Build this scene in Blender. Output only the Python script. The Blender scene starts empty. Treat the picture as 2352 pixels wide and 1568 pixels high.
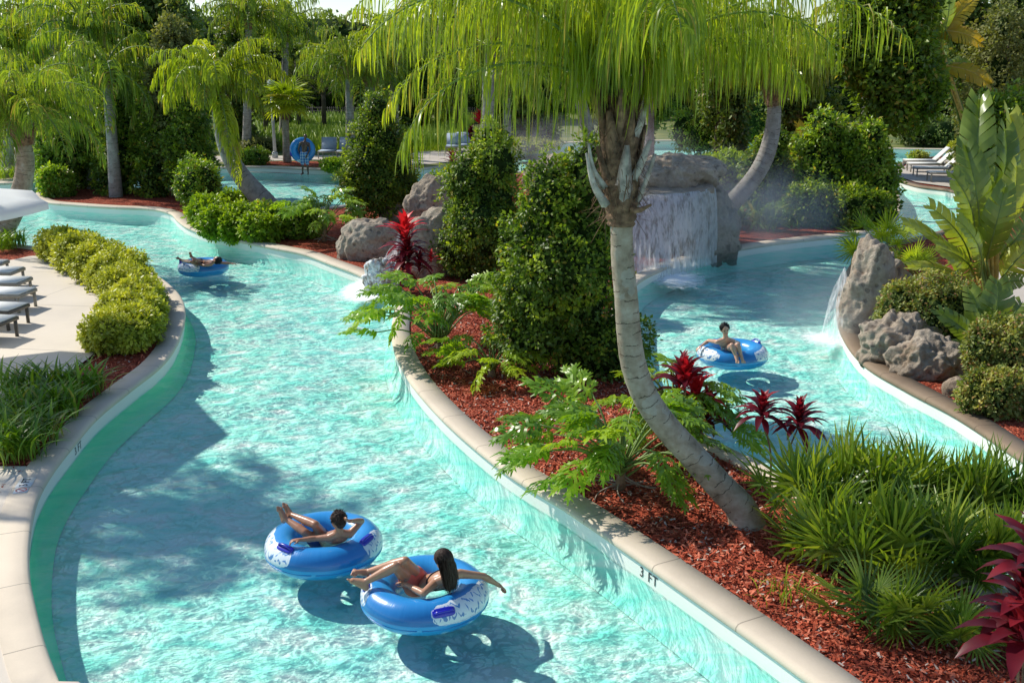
import bpy, math, random
import numpy as np
from mathutils import Vector, Matrix, noise as mnoise
from mathutils.geometry import tessellate_polygon
R = math.radians
H = 4.91; TH = R(15.03); FPX = 2391.0
scene = bpy.context.scene
COL = scene.collection
SUN_AZ = R(60); SUN_EL = R(42)      # azimuth measured to the left of the view direction (+Y)
SUN = np.array([-math.cos(SUN_EL)*math.sin(SUN_AZ), math.cos(SUN_EL)*math.cos(SUN_AZ), math.sin(SUN_EL)])

def ray(px, py):
    x = (px-1176)/FPX; v = (784-py)/FPX
    return np.array([x, math.cos(TH)+v*math.sin(TH), -math.sin(TH)+v*math.cos(TH)])
def G(px, py, z=0.26):
    d = ray(px, py); t = (z-H)/d[2]
    return np.array([d[0]*t, d[1]*t, z])
def D(px, py, Y):
    d = ray(px, py); t = Y/d[1]
    return np.array([d[0]*t, Y, H+d[2]*t])

# ------------------------------------------------------------------ objects
def tag(o, label=None, cat=None, group=None, kind=None):
    if label: o['label'] = label
    if cat: o['category'] = cat
    if group: o['group'] = group
    if kind: o['kind'] = kind
    return o
def thing(name, label, cat, loc=(0,0,0), rz=0.0, group=None):
    o = bpy.data.objects.new(name, None); COL.objects.link(o)
    o.location = tuple(float(c) for c in loc); o.rotation_euler = (0,0,rz); o.empty_display_size = .2
    return tag(o, label, cat, group)
def mkobj(name, v, f, mat, parent=None, rnd=None, smooth=False, attrs=None, world=False, uv=None):
    """v: (n,3) array; f: list of index arrays (k, m) or a single one. world=True: v in world space, made local to the parent"""
    v = np.asarray(v, dtype=np.float64)
    if world and parent is not None:
        l = np.array(parent.location); a = -parent.rotation_euler.z
        if parent.parent is not None:
            pass
        v = v - l
        c, s = math.cos(a), math.sin(a)
        v = np.stack([v[:,0]*c - v[:,1]*s, v[:,0]*s + v[:,1]*c, v[:,2]], 1)
    if not isinstance(f, (list, tuple)): f = [f]
    f = [np.asarray(a, dtype=np.int32) for a in f if len(a)]
    me = bpy.data.meshes.new(name)
    me.vertices.add(len(v)); me.vertices.foreach_set('co', v.astype(np.float32).ravel())
    loops = np.concatenate([a.ravel() for a in f]); tot = np.concatenate([np.full(len(a), a.shape[1], np.int32) for a in f])
    me.loops.add(len(loops)); me.loops.foreach_set('vertex_index', loops)
    me.polygons.add(len(tot)); me.polygons.foreach_set('loop_start', np.concatenate([[0], np.cumsum(tot)[:-1]]).astype(np.int32))
    me.polygons.foreach_set('loop_total', tot)
    if smooth: me.polygons.foreach_set('use_smooth', np.ones(len(tot), bool))
    me.update(calc_edges=True); me.validate()
    A = dict(attrs or {})
    if rnd is not None: A['rnd'] = rnd
    for k, a in A.items():
        at = me.attributes.new(k, 'FLOAT', 'POINT'); at.data.foreach_set('value', np.asarray(a, dtype=np.float32))
    if uv is not None:
        l = me.uv_layers.new(name='UVMap'); l.data.foreach_set('uv', np.asarray(uv, np.float32)[loops].ravel())
    if mat: me.materials.append(mat)
    o = bpy.data.objects.new(name, me); COL.objects.link(o)
    if parent: o.parent = parent
    return o
def kids(o): return [c for c in bpy.data.objects if c.parent == o]
def copy_tree(o, parent=None):
    c = o.copy(); COL.objects.link(c); c.parent = parent
    for ch in kids(o): copy_tree(ch, c)
    return c

class MB:
    def __init__(s): s.v=[]; s.f={3:[],4:[]}; s.r=[]; s.n=0
    def add(s, v, f, r=0.5):
        v = np.asarray(v, float); n = len(v)
        if not isinstance(f, (list, tuple)): f = [f]
        for a in f:
            a = np.asarray(a, dtype=np.int64)
            if len(a): s.f[a.shape[1]].append(a + s.n)
        s.v.append(v); s.r.append(np.broadcast_to(np.asarray(r, float), (n,)).copy()); s.n += n
    def box(s, c, d, rz=0, r=.5, rx=0, ry=0):
        x,y,z = np.array(d)/2
        v = np.array([[-x,-y,-z],[x,-y,-z],[x,y,-z],[-x,y,-z],[-x,-y,z],[x,-y,z],[x,y,z],[-x,y,z]])
        m = np.array(Matrix.Rotation(rz,3,'Z') @ Matrix.Rotation(ry,3,'Y') @ Matrix.Rotation(rx,3,'X'))
        s.add(v@m.T + np.array(c), np.array([[0,3,2,1],[4,5,6,7],[0,1,5,4],[1,2,6,5],[2,3,7,6],[3,0,4,7]]), r)
    def tube(s, pts, rad, n=10, r=.5, cap=True):
        v, f = tube(pts, rad, n); s.add(v, f, r)
        if cap:
            pass
    def build(s, name, mat, parent=None, smooth=False, world=False):
        v = np.concatenate(s.v); f = [np.concatenate(s.f[k]) for k in (3,4) if s.f[k]]
        return mkobj(name, v, f, mat, parent, rnd=np.concatenate(s.r), smooth=smooth, world=world)

def catmull(P, n=12, closed=False):
    P = [np.asarray(p, float) for p in P]; out = []
    m = len(P)
    rng_ = range(m if closed else m-1)
    for i in rng_:
        if closed: p0,p1,p2,p3 = P[(i-1)%m],P[i],P[(i+1)%m],P[(i+2)%m]
        else:
            p1,p2 = P[i],P[i+1]
            p0 = P[i-1] if i>0 else 2*p1-p2
            p3 = P[i+2] if i+2<m else 2*p2-p1
        # centripetal-ish: plain uniform
        for k in range(n):
            t = k/n
            out.append(.5*((2*p1)+(-p0+p2)*t+(2*p0-5*p1+4*p2-p3)*t*t+(-p0+3*p1-3*p2+p3)*t**3))
    if not closed: out.append(P[-1])
    return np.array(out)
def resample(P, step, closed=False):
    if closed: P = np.vstack([P, P[:1]])
    d = np.r_[0, np.cumsum(np.linalg.norm(np.diff(P,axis=0),axis=1))]
    n = max(2, int(d[-1]/step)); s = np.linspace(0, d[-1], n+1)
    out = np.stack([np.interp(s, d, P[:,k]) for k in range(P.shape[1])],1)
    return out[:-1] if closed else out
def frames(d, up):
    d = d/np.maximum(np.linalg.norm(d,axis=-1,keepdims=True),1e-9)
    up = np.broadcast_to(up, d.shape)
    x = np.cross(d, up); ln = np.linalg.norm(x,axis=-1,keepdims=True)
    x = np.where(ln<1e-4, np.array([1.,0,0]), x/np.maximum(ln,1e-9))
    z = np.cross(x, d)
    return np.stack([x, d, z], -1)     # columns: side, along, up
def place(tv, tf, pos, M, sc, rnd=None):
    """instances of a template baked in one mesh. sc: (n,) or (n,3)"""
    sc = np.asarray(sc, float); sc = sc[:,None] if sc.ndim==1 else sc
    V = np.einsum('nij,nvj->nvi', M, tv[None]*sc[:,None,:]) + pos[:,None,:]
    n, k = len(pos), len(tv)
    tf = [tf] if not isinstance(tf,(list,tuple)) else tf
    F = [(a[None]+ (np.arange(n)*k)[:,None,None]).reshape(-1,a.shape[1]) for a in tf]
    r = np.repeat(rnd if rnd is not None else np.full(n,.5), k)
    return V.reshape(-1,3), F, r
def tube(pts, rad, n=10, cap=True):
    pts = np.asarray(pts,float); m = len(pts); rad = np.broadcast_to(rad,(m,))
    t = np.gradient(pts, axis=0); t /= np.linalg.norm(t,axis=1,keepdims=True)
    ref = np.array([0,1.,0]) if abs(t[0][1])<.8 else np.array([1.,0,0])
    a = np.cross(t, ref); a /= np.linalg.norm(a,axis=1,keepdims=True); b = np.cross(t,a)
    th = np.linspace(0,2*math.pi,n,endpoint=False)
    v = pts[:,None]+rad[:,None,None]*(np.cos(th)[None,:,None]*a[:,None]+np.sin(th)[None,:,None]*b[:,None])
    v = v.reshape(-1,3); i = np.arange(m-1)[:,None]*n; j = np.arange(n)[None]; j2=(j+1)%n
    f = np.stack([i+j, i+j2, i+n+j2, i+n+j],-1).reshape(-1,4)
    fs=[f]
    if cap:
        c0=len(v); v=np.vstack([v,pts[:1],pts[-1:]])
        jj=np.arange(n); k2=(jj+1)%n
        fs=[np.vstack([np.stack([k2,jj,np.full(n,c0)],1), np.stack([(m-1)*n+jj,(m-1)*n+k2,np.full(n,c0+1)],1)]), f]
    return v, fs
def strips(P, W, side):
    """P (n,k,3) polylines, W (n,k) half widths, side (n,k,3) unit -> ribbon verts, faces"""
    n,k,_ = P.shape
    A = P-side*W[...,None]; B = P+side*W[...,None]
    V = np.stack([A,B],2).reshape(n,-1,3)
    q = np.array([[2*i,2*i+1,2*i+3,2*i+2] for i in range(k-1)])
    F = (q[None]+(np.arange(n)*2*k)[:,None,None]).reshape(-1,4)
    return V.reshape(-1,3), F, 2*k
def unit(a): return a/np.maximum(np.linalg.norm(a,axis=-1,keepdims=True),1e-9)

# ------------------------------------------------------------------ materials
def nt(name):
    m = bpy.data.materials.new(name); m.use_nodes = True
    t = m.node_tree; t.nodes.clear()
    o = t.nodes.new('ShaderNodeOutputMaterial'); return m, t, o
def N(t, typ, **kw):
    n = t.nodes.new(typ)
    for k, v in kw.items():
        if k.startswith('_'): setattr(n, k[1:], v)
        else:
            kk = int(k[1:]) if k[0]=='i' and k[1:].isdigit() else k.replace('__',' ')
            s = n.inputs[kk]
            if hasattr(v, 'is_output') or isinstance(v, bpy.types.NodeSocket): t.links.new(v, s)
            else: s.default_value = v
    return n
def ramp(t, fac, stops, interp='LINEAR'):
    n = t.nodes.new('ShaderNodeValToRGB'); t.links.new(fac, n.inputs[0]); cr = n.color_ramp; cr.interpolation = interp
    while len(cr.elements) < len(stops): cr.elements.new(.5)
    for e, (p, c) in zip(cr.elements, stops):
        e.position = p; e.color = (*c, 1) if len(c)==3 else c
    return n.outputs[0]
def mixc(t, f, a, b, mode='MIX'):
    n = t.nodes.new('ShaderNodeMix'); n.data_type='RGBA'; n.blend_type=mode
    for s, v in ((n.inputs[0],f),(n.inputs[6],a),(n.inputs[7],b)):
        if isinstance(v, bpy.types.NodeSocket): t.links.new(v, s)
        else: s.default_value = v if not isinstance(v,tuple) or len(v)==4 else (*v,1)
    return n.outputs[2]
def mth(t, op, a, b=None, c=None, clamp=False):
    n = t.nodes.new('ShaderNodeMath'); n.operation=op; n.use_clamp=clamp
    for i,v in enumerate((a,b,c)):
        if v is None: continue
        if isinstance(v, bpy.types.NodeSocket): t.links.new(v, n.inputs[i])
        else: n.inputs[i].default_value = v
    return n.outputs[0]
def pos(t): return t.nodes.new('ShaderNodeNewGeometry').outputs['Position']
def scaled(t, v, s):
    n = t.nodes.new('ShaderNodeMapping'); n.inputs['Scale'].default_value = s; t.links.new(v, n.inputs[0]); return n.outputs[0]

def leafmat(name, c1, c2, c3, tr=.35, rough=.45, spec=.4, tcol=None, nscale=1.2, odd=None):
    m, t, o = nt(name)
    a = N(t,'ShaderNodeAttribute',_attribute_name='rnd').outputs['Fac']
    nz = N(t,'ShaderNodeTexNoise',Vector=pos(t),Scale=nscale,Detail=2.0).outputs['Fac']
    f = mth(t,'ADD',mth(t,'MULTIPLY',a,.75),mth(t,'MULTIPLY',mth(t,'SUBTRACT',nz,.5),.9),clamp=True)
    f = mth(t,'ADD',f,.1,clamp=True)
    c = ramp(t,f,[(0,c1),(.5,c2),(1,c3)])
    if odd: c = mixc(t,mth(t,'MULTIPLY',mth(t,'LESS_THAN',mth(t,'FRACT',mth(t,'MULTIPLY',a,37.7)),odd[0]),.85),c,odd[1])
    p = N(t,'ShaderNodeBsdfPrincipled',Base__Color=c,Roughness=rough); p.inputs['Specular IOR Level'].default_value = spec
    tc = mixc(t,1.0,c,(2.0,2.0,.55),'MULTIPLY') if tcol is None else mixc(t,1.0,c,tcol,'MULTIPLY')
    tl = N(t,'ShaderNodeBsdfTranslucent',Color=tc)
    mx = N(t,'ShaderNodeMixShader',i0=tr,i1=p.outputs[0],i2=tl.outputs[0])
    t.links.new(mx.outputs[0], o.inputs[0]); return m
def simple(name, col, rough=.6, spec=.4, var=.15, nscale=6, bump=0, bscale=30, coat=0, metal=0, dist=.01):
    m, t, o = nt(name)
    nz = N(t,'ShaderNodeTexNoise',Vector=pos(t),Scale=nscale,Detail=5.0).outputs['Fac']
    c = ramp(t,nz,[(.3,tuple(x*(1-var) for x in col)),(.7,tuple(min(1,x*(1+var)) for x in col))])
    p = N(t,'ShaderNodeBsdfPrincipled',Base__Color=c,Roughness=rough,Metallic=metal); p.inputs['Specular IOR Level'].default_value=spec
    p.inputs['Coat Weight'].default_value=coat
    if bump:
        nb = N(t,'ShaderNodeTexNoise',Vector=pos(t),Scale=bscale,Detail=4.0).outputs['Fac']
        b = N(t,'ShaderNodeBump',Strength=bump,Distance=dist,Height=nb); t.links.new(b.outputs[0],p.inputs['Normal'])
    t.links.new(p.outputs[0],o.inputs[0]); return m

M = {}
# bright queen palm fronds, etc.
M['palm']   = leafmat('palm_leaflets_bright',(0.083,0.134,0.010),(0.228,0.304,0.020),(0.424,0.449,0.037),tr=.45,rough=.35,spec=.5,odd=(0.07,(0.34, 0.27, 0.08)))
M['palm_d'] = leafmat('palm_leaflets_far',(0.062,0.119,0.018),(0.183,0.267,0.030),(0.409,0.446,0.045),tr=.4,rough=.4,odd=(0.08,(0.28, 0.22, 0.08)))
M['palm_y'] = leafmat('palm_frond_yellow',(.14,.20,.02),(.26,.34,.03),(.38,.42,.05),tr=.45)
M['shrub']  = leafmat('shrub_leaves_dark',(0.039,0.077,0.013),(0.127,0.206,0.026),(0.476,0.562,0.043),tr=.38,rough=.42,spec=.3,nscale=2.2,odd=(0.05,(0.34, 0.26, 0.05)))
M['shrub_b']= leafmat('shrub_leaves_bright',(0.080,0.134,0.017),(0.202,0.319,0.034),(0.484,0.571,0.050),tr=.35,rough=.4,nscale=2,odd=(0.06,(0.4, 0.3, 0.06)))
M['yellow'] = leafmat('variegated_leaves',(0.152,0.202,0.017),(0.455,0.481,0.045),(0.784,0.734,0.089),tr=.3,rough=.45,nscale=2,tcol=(1.4,1.4,.6))
M['lime']   = leafmat('lime_leaves',(.10,.20,.012),(.26,.38,.02),(.44,.52,.04),tr=.35,rough=.4,nscale=2,tcol=(1.5,1.5,.5))
M['phil']   = leafmat('philodendron_leaves',(0.073,0.170,0.017),(0.201,0.340,0.025),(0.402,0.510,0.043),tr=.35,rough=.3,spec=.5,nscale=1.5)
M['phil_y'] = leafmat('philodendron_yellow_leaves',(.16,.26,.02),(.30,.42,.03),(.42,.50,.04),tr=.4,rough=.35)
M['fan']    = leafmat('palmetto_blades',(0.058,0.122,0.018),(0.135,0.229,0.025),(0.386,0.429,0.057),tr=.3,rough=.35,spec=.5,nscale=1.5,odd=(0.05,(0.4, 0.34, 0.12)))
M['ti']     = leafmat('ti_leaves_red',(0.04,0.005,0.010),(0.15,0.010,0.02),(0.46,0.03,0.04),tr=.3,rough=.4,spec=.35,tcol=(1.8,1.0,1.0),nscale=4)
M['ti_b']   = leafmat('ti_leaves_scarlet',(.35,.01,.02),(.65,.02,.03),(.85,.06,.06),tr=.3,rough=.42,spec=.3,tcol=(1.4,1,1))
M['strel']  = leafmat('strelitzia_leaves',(0.084,0.139,0.025),(0.217,0.296,0.047),(0.437,0.466,0.078),tr=.3,rough=.28,spec=.6,nscale=1.0)
M['strel_y']= leafmat('strelitzia_leaves_yellowed',(.25,.14,.01),(.45,.30,.015),(.5,.40,.03),tr=.4,rough=.35,tcol=(1.3,1.2,.6))
M['grass']  = leafmat('liriope_blades',(0.049,0.121,0.014),(0.145,0.270,0.020),(0.324,0.446,0.041),tr=.3,rough=.35,nscale=2,odd=(0.06,(0.4, 0.34, 0.1)))
M['woods']  = leafmat('woods_leaves',(0.044,0.078,0.019),(0.134,0.195,0.039),(0.313,0.351,0.098),tr=.3,rough=.6,spec=.2,nscale=.25)
M['oak']    = leafmat('oak_leaves',(0.037,0.071,0.016),(0.122,0.188,0.037),(0.365,0.403,0.101),tr=.25,rough=.5,spec=.3,nscale=.5,odd=(0.08,(0.22, 0.17, 0.07)))
M['olive']  = leafmat('dull_tree_leaves',(0.088,0.105,0.035),(0.210,0.227,0.079),(0.350,0.315,0.140),tr=.25,rough=.6,spec=.2,nscale=.5)
M['ivy']    = leafmat('small_shrub_leaves',(0.064,0.102,0.023),(0.214,0.259,0.055),(0.513,0.444,0.112),tr=.25,rough=.5,nscale=2.5,odd=(0.12,(0.32, 0.16, 0.06)))
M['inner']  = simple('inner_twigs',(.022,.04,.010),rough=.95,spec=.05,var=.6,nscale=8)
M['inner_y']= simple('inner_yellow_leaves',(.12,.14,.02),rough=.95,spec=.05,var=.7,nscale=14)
M['twig']   = simple('green_stalk',(.16,.24,.05),rough=.5,var=.3)
M['stalk_b']= simple('brown_stalk',(.22,.15,.09),rough=.8,var=.4,nscale=20)
M['ystalk'] = simple('yellow_stalk',(.50,.36,.08),rough=.5,var=.35,nscale=10)
M['root']   = simple('pale_roots',(.30,.24,.19),rough=.9,var=.3)
M['steel']  = simple('lamp_post_paint',(.42,.45,.47),rough=.5)
M['fence']  = simple('black_fence_paint',(.015,.016,.015),rough=.6)
M['white']  = simple('white_sling',(.84,.83,.78),rough=.7,var=.05)
M['wframe'] = simple('pale_frame',(.34,.32,.28),rough=.5)
M['dframe'] = simple('bronze_frame',(.10,.09,.075),rough=.4,spec=.5)
M['gsling'] = simple('grey_sling',(.36,.44,.55),rough=.8,var=.08)
M['canvas'] = leafmat('white_canvas',(.88,.88,.86),(.90,.90,.88),(.92,.92,.90),tr=.35,rough=.85,spec=.1,tcol=(1,1,1))
M['handle'] = simple('blue_handle_vinyl',(.012,.012,.42),rough=.25,spec=.6,coat=.5)
M['timber'] = simple('timber',(.30,.18,.09),rough=.7)
M['orange'] = leafmat('orange_petals',(.5,.08,.01),(.7,.16,.01),(.8,.25,.02),tr=.4,tcol=(1.2,1,1))

def trunk_mat(name, ca, cb, cc, ring=9.0):
    m,t,o = nt(name); P = pos(t)
    uvn = N(t,'ShaderNodeUVMap').outputs[0]
    sep = N(t,'ShaderNodeSeparateXYZ',Vector=uvn)
    nz = N(t,'ShaderNodeTexNoise',Vector=P,Scale=5.0,Detail=6.0,Roughness=.65).outputs['Fac']
    w = mth(t,'ADD',mth(t,'MULTIPLY',sep.outputs[1],ring),mth(t,'MULTIPLY',nz,1.3))
    fr = mth(t,'FRACT',w)
    line = mth(t,'MULTIPLY',mth(t,'LESS_THAN',fr,.085),mth(t,'GREATER_THAN',N(t,'ShaderNodeTexNoise',Vector=P,Scale=6.0).outputs['Fac'],.50))
    fine = N(t,'ShaderNodeTexNoise',Vector=scaled(t,P,(12,12,60)),Scale=1.0,Detail=4.0).outputs['Fac']
    c = ramp(t,nz,[(.28,ca),(.5,cb),(.75,cc)])
    c = mixc(t,mth(t,'MULTIPLY',fine,.45),c,tuple(x*.5 for x in cb))
    lich = mth(t,'GREATER_THAN',N(t,'ShaderNodeTexNoise',Vector=P,Scale=2.3,Detail=5.0).outputs['Fac'],.6)
    c = mixc(t,mth(t,'MULTIPLY',lich,.35),c,(.42,.44,.40))
    c = mixc(t,mth(t,'MULTIPLY',line,.8),c,(.055,.04,.03))
    p = N(t,'ShaderNodeBsdfPrincipled',Base__Color=c,Roughness=.85); p.inputs['Specular IOR Level'].default_value=.2
    h = mth(t,'SUBTRACT',mth(t,'MULTIPLY',fine,.4),line)
    b = N(t,'ShaderNodeBump',Strength=.6,Distance=.012,Height=h); t.links.new(b.outputs[0],p.inputs['Normal'])
    t.links.new(p.outputs[0],o.inputs[0]); return m
M['trunk'] = trunk_mat('palm_bark_grey',(.15,.11,.07),(.38,.32,.24),(.58,.53,.44))
M['trunk2']= trunk_mat('palm_bark_blue_grey',(.17,.16,.15),(.33,.31,.28),(.46,.44,.40),ring=7)
M['boot']  = simple('palm_boot_bark',(.20,.125,.075),rough=.9,var=.65,nscale=14,bump=.8,bscale=40,dist=.02)
M['boot_g']= simple('palm_boot_grey',(.38,.35,.31),rough=.9,var=.5,nscale=9,bump=.6,bscale=40,dist=.01)
M['fibre'] = simple('palm_fibre',(.16,.095,.055),rough=.95,var=.5,nscale=25)
M['bark']  = simple('tree_bark',(.10,.08,.06),rough=.95,var=.5,nscale=5,bump=.5,bscale=15)

def concrete(name, base, joint_uv=None, joints=None, stain=.1):
    m,t,o = nt(name); P = pos(t)
    n1 = N(t,'ShaderNodeTexNoise',Vector=P,Scale=.9,Detail=6.0,Roughness=.6).outputs['Fac']
    n2 = N(t,'ShaderNodeTexNoise',Vector=P,Scale=60.0,Detail=3.0).outputs['Fac']
    c = ramp(t,n1,[(.25,tuple(x*(1-stain*1.6) for x in base)),(.5,base),(.8,tuple(min(1,x*(1+stain)) for x in base))])
    c = mixc(t,.25,c,mixc(t,n2,tuple(x*.8 for x in base),tuple(min(1,x*1.15) for x in base)))
    line = None
    if joint_uv:
        sep = N(t,'ShaderNodeSeparateXYZ',Vector=N(t,'ShaderNodeUVMap').outputs[0])
        fr = mth(t,'FRACT',mth(t,'DIVIDE',sep.outputs[0],joint_uv))
        line = mth(t,'LESS_THAN',fr,.012)
    if joints:
        ang, sx, sy = joints
        mp = N(t,'ShaderNodeMapping',Vector=P); mp.inputs['Rotation'].default_value=(0,0,ang)
        sep = N(t,'ShaderNodeSeparateXYZ',Vector=mp.outputs[0])
        l1 = mth(t,'LESS_THAN',mth(t,'FRACT',mth(t,'DIVIDE',sep.outputs[0],sx)),.012/sx)
        l2 = mth(t,'LESS_THAN',mth(t,'FRACT',mth(t,'DIVIDE',sep.outputs[1],sy)),.02/sy)
        line = mth(t,'MAXIMUM',l1,l2)
    p = N(t,'ShaderNodeBsdfPrincipled',Roughness=.8); p.inputs['Specular IOR Level'].default_value=.25
    if line is not None: c = mixc(t,mth(t,'MULTIPLY',line,.65),c,tuple(x*.3 for x in base))
    t.links.new(c,p.inputs['Base Color'])
    b = N(t,'ShaderNodeBump',Strength=.25,Distance=.004,Height=n2); t.links.new(b.outputs[0],p.inputs['Normal'])
    t.links.new(p.outputs[0],o.inputs[0]); return m
M['deck']   = concrete('deck_concrete',(.68,.60,.50),joints=(R(8),3.1,3.1),stain=.07)
M['coping'] = concrete('coping_concrete',(.66,.56,.44),joint_uv=1.22,stain=.13)
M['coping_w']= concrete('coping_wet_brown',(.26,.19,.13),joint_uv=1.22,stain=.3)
M['path']   = concrete('back_path',(.52,.46,.40),joints=(0,2.4,2.4))

def mulch_mat():
    m,t,o = nt('red_bark_mulch'); P = pos(t)
    dn = N(t,'ShaderNodeTexNoise',Vector=P,Scale=14.0,Detail=2.0)
    v = N(t,'ShaderNodeVectorMath',_operation='MULTIPLY_ADD'); t.links.new(dn.outputs['Color'],v.inputs[0]); v.inputs[1].default_value=(.06,.06,.06); t.links.new(P,v.inputs[2])
    vo = N(t,'ShaderNodeTexVoronoi',Vector=scaled(t,v.outputs[0],(34,17,20)),Scale=1.0)
    vo2 = N(t,'ShaderNodeTexVoronoi',Vector=scaled(t,v.outputs[0],(15,38,20)),Scale=1.0)
    s = N(t,'ShaderNodeSeparateColor',Color=vo.outputs['Color']).outputs[0]
    s2 = N(t,'ShaderNodeSeparateColor',Color=vo2.outputs['Color']).outputs[1]
    big = N(t,'ShaderNodeTexNoise',Vector=P,Scale=1.1,Detail=3.0).outputs['Fac']
    c = ramp(t,mth(t,'MULTIPLY',mth(t,'ADD',s,s2),.5),[(.1,(.10,.016,.010)),(.45,(.40,.065,.030)),(.75,(.60,.14,.07)),(.95,(.70,.30,.19))])
    c = mixc(t,mth(t,'MULTIPLY',big,.35),c,(.11,.03,.02))
    p = N(t,'ShaderNodeBsdfPrincipled',Base__Color=c,Roughness=.9); p.inputs['Specular IOR Level'].default_value=.15
    hh = mth(t,'SUBTRACT',mth(t,'ADD',s,s2),mth(t,'ADD',vo.outputs['Distance'],vo2.outputs['Distance']))
    b = N(t,'ShaderNodeBump',Strength=1.0,Distance=.03,Height=hh); t.links.new(b.outputs[0],p.inputs['Normal'])
    t.links.new(p.outputs[0],o.inputs[0]); return m
M['mulch'] = mulch_mat()
M['chips'] = leafmat('mulch_chips',(.12,.018,.010),(.48,.085,.038),(.76,.27,.16),tr=.0,rough=.8,spec=.25,nscale=3,odd=(0.07,(0.55, 0.48, 0.4)))

def rock_mat(foam=False):
    m,t,o = nt('weathered_rock' if not foam else 'rock_under_foam'); P = pos(t)
    n1 = N(t,'ShaderNodeTexNoise',Vector=P,Scale=1.6,Detail=8.0,Roughness=.65).outputs['Fac']
    vo = N(t,'ShaderNodeTexVoronoi',Vector=P,Scale=5.5); vo.feature='SMOOTH_F1'
    pit = mth(t,'LESS_THAN',vo.outputs['Distance'],.2)
    n2 = N(t,'ShaderNodeTexNoise',Vector=P,Scale=13.0,Detail=8.0,Roughness=.7).outputs['Fac']
    c = ramp(t,n1,[(.3,(.20,.145,.10)),(.48,(.45,.36,.27)),(.62,(.58,.49,.38)),(.8,(.68,.60,.50))])
    c = mixc(t,.5,c,ramp(t,n2,[(.3,(.13,.10,.075)),(.7,(.60,.52,.42))]))
    rust = mth(t,'GREATER_THAN',N(t,'ShaderNodeTexNoise',Vector=P,Scale=1.1,Detail=4.0).outputs['Fac'],.6)
    c = mixc(t,mth(t,'MULTIPLY',rust,.3),c,(.30,.18,.10))
    c = mixc(t,mth(t,'MULTIPLY',pit,.5),c,(.06,.05,.045))
    zz = N(t,'ShaderNodeSeparateXYZ',Vector=P).outputs[2]
    wet = mth(t,'SUBTRACT',1.0,mth(t,'DIVIDE',mth(t,'SUBTRACT',zz,mth(t,'MULTIPLY',n1,.35)),.22),clamp=True)
    c = mixc(t,mth(t,'MULTIPLY',wet,.6),c,(.10,.075,.05))
    if foam:
        fo = mth(t,'MULTIPLY',mth(t,'SUBTRACT',N(t,'ShaderNodeTexNoise',Vector=scaled(t,P,(2,2,1)),Scale=5.0,Detail=6.0,Roughness=.7).outputs['Fac'],.42),7.0,clamp=True)
        c = mixc(t,fo,c,(.92,.95,.96))
    p = N(t,'ShaderNodeBsdfPrincipled',Base__Color=c,Roughness=.9); p.inputs['Specular IOR Level'].default_value=.2
    h = mth(t,'ADD',mth(t,'MULTIPLY',n2,.8),mth(t,'MULTIPLY',mth(t,'MINIMUM',vo.outputs['Distance'],.3),1.6))
    b = N(t,'ShaderNodeBump',Strength=.9,Distance=.09,Height=h); t.links.new(b.outputs[0],p.inputs['Normal'])
    t.links.new(p.outputs[0],o.inputs[0]); return m
M['rock'] = rock_mat(); M['rock_f']=rock_mat(True)

def caustic(t, P):
    """web of bright lines, 0..1"""
    n = N(t,'ShaderNodeTexNoise',Vector=P,Scale=2.6,Detail=4.0,Roughness=.6)
    v = N(t,'ShaderNodeVectorMath',_operation='MULTIPLY_ADD'); t.links.new(n.outputs['Color'],v.inputs[0]); v.inputs[1].default_value=(.5,.5,0); t.links.new(P,v.inputs[2])
    outs=[]
    for sc_,w in ((3.4,.14),(8.0,.18)):
        vo = N(t,'ShaderNodeTexVoronoi',Vector=scaled(t,v.outputs[0],(.85,1.1,.0)),Scale=sc_); vo.feature='DISTANCE_TO_EDGE'
        e = mth(t,'SUBTRACT',1.0,mth(t,'DIVIDE',vo.outputs['Distance'],w),clamp=True)
        outs.append(mth(t,'POWER',e,1.8))
    big = N(t,'ShaderNodeTexNoise',Vector=P,Scale=.8,Detail=3.0).outputs['Fac']
    fine = N(t,'ShaderNodeTexNoise',Vector=v.outputs[0],Scale=15.0,Detail=3.0,Roughness=.6).outputs['Fac']
    blot = mth(t,'MULTIPLY',mth(t,'SUBTRACT',fine,.50),4.5,clamp=True)
    a = mth(t,'ADD',mth(t,'MULTIPLY_ADD',outs[1],.75,mth(t,'MULTIPLY',outs[0],.8)),mth(t,'MULTIPLY',blot,.65))
    return mth(t,'ADD',mth(t,'MULTIPLY',a,mth(t,'MULTIPLY_ADD',big,1.5,.15)),mth(t,'MULTIPLY_ADD',big,.75,-.26),clamp=True)
def floor_mat():
    m,t,o = nt('pool_floor_plaster'); P = pos(t)
    ca = caustic(t,P)
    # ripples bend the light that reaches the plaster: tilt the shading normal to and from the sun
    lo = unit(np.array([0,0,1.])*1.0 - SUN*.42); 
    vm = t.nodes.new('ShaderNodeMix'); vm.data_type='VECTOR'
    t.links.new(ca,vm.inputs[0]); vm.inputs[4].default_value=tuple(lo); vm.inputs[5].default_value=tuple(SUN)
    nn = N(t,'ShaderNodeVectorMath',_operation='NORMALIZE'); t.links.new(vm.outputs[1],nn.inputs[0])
    n1 = N(t,'ShaderNodeTexNoise',Vector=P,Scale=.5,Detail=3.0).outputs['Fac']
    c = ramp(t,n1,[(.3,(.74,.90,.85)),(.7,(.82,.94,.89))])
    d = N(t,'ShaderNodeBsdfDiffuse',Color=c,Normal=nn.outputs[0])
    t.links.new(d.outputs[0],o.inputs[0]); return m
M['floor'] = floor_mat()
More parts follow.
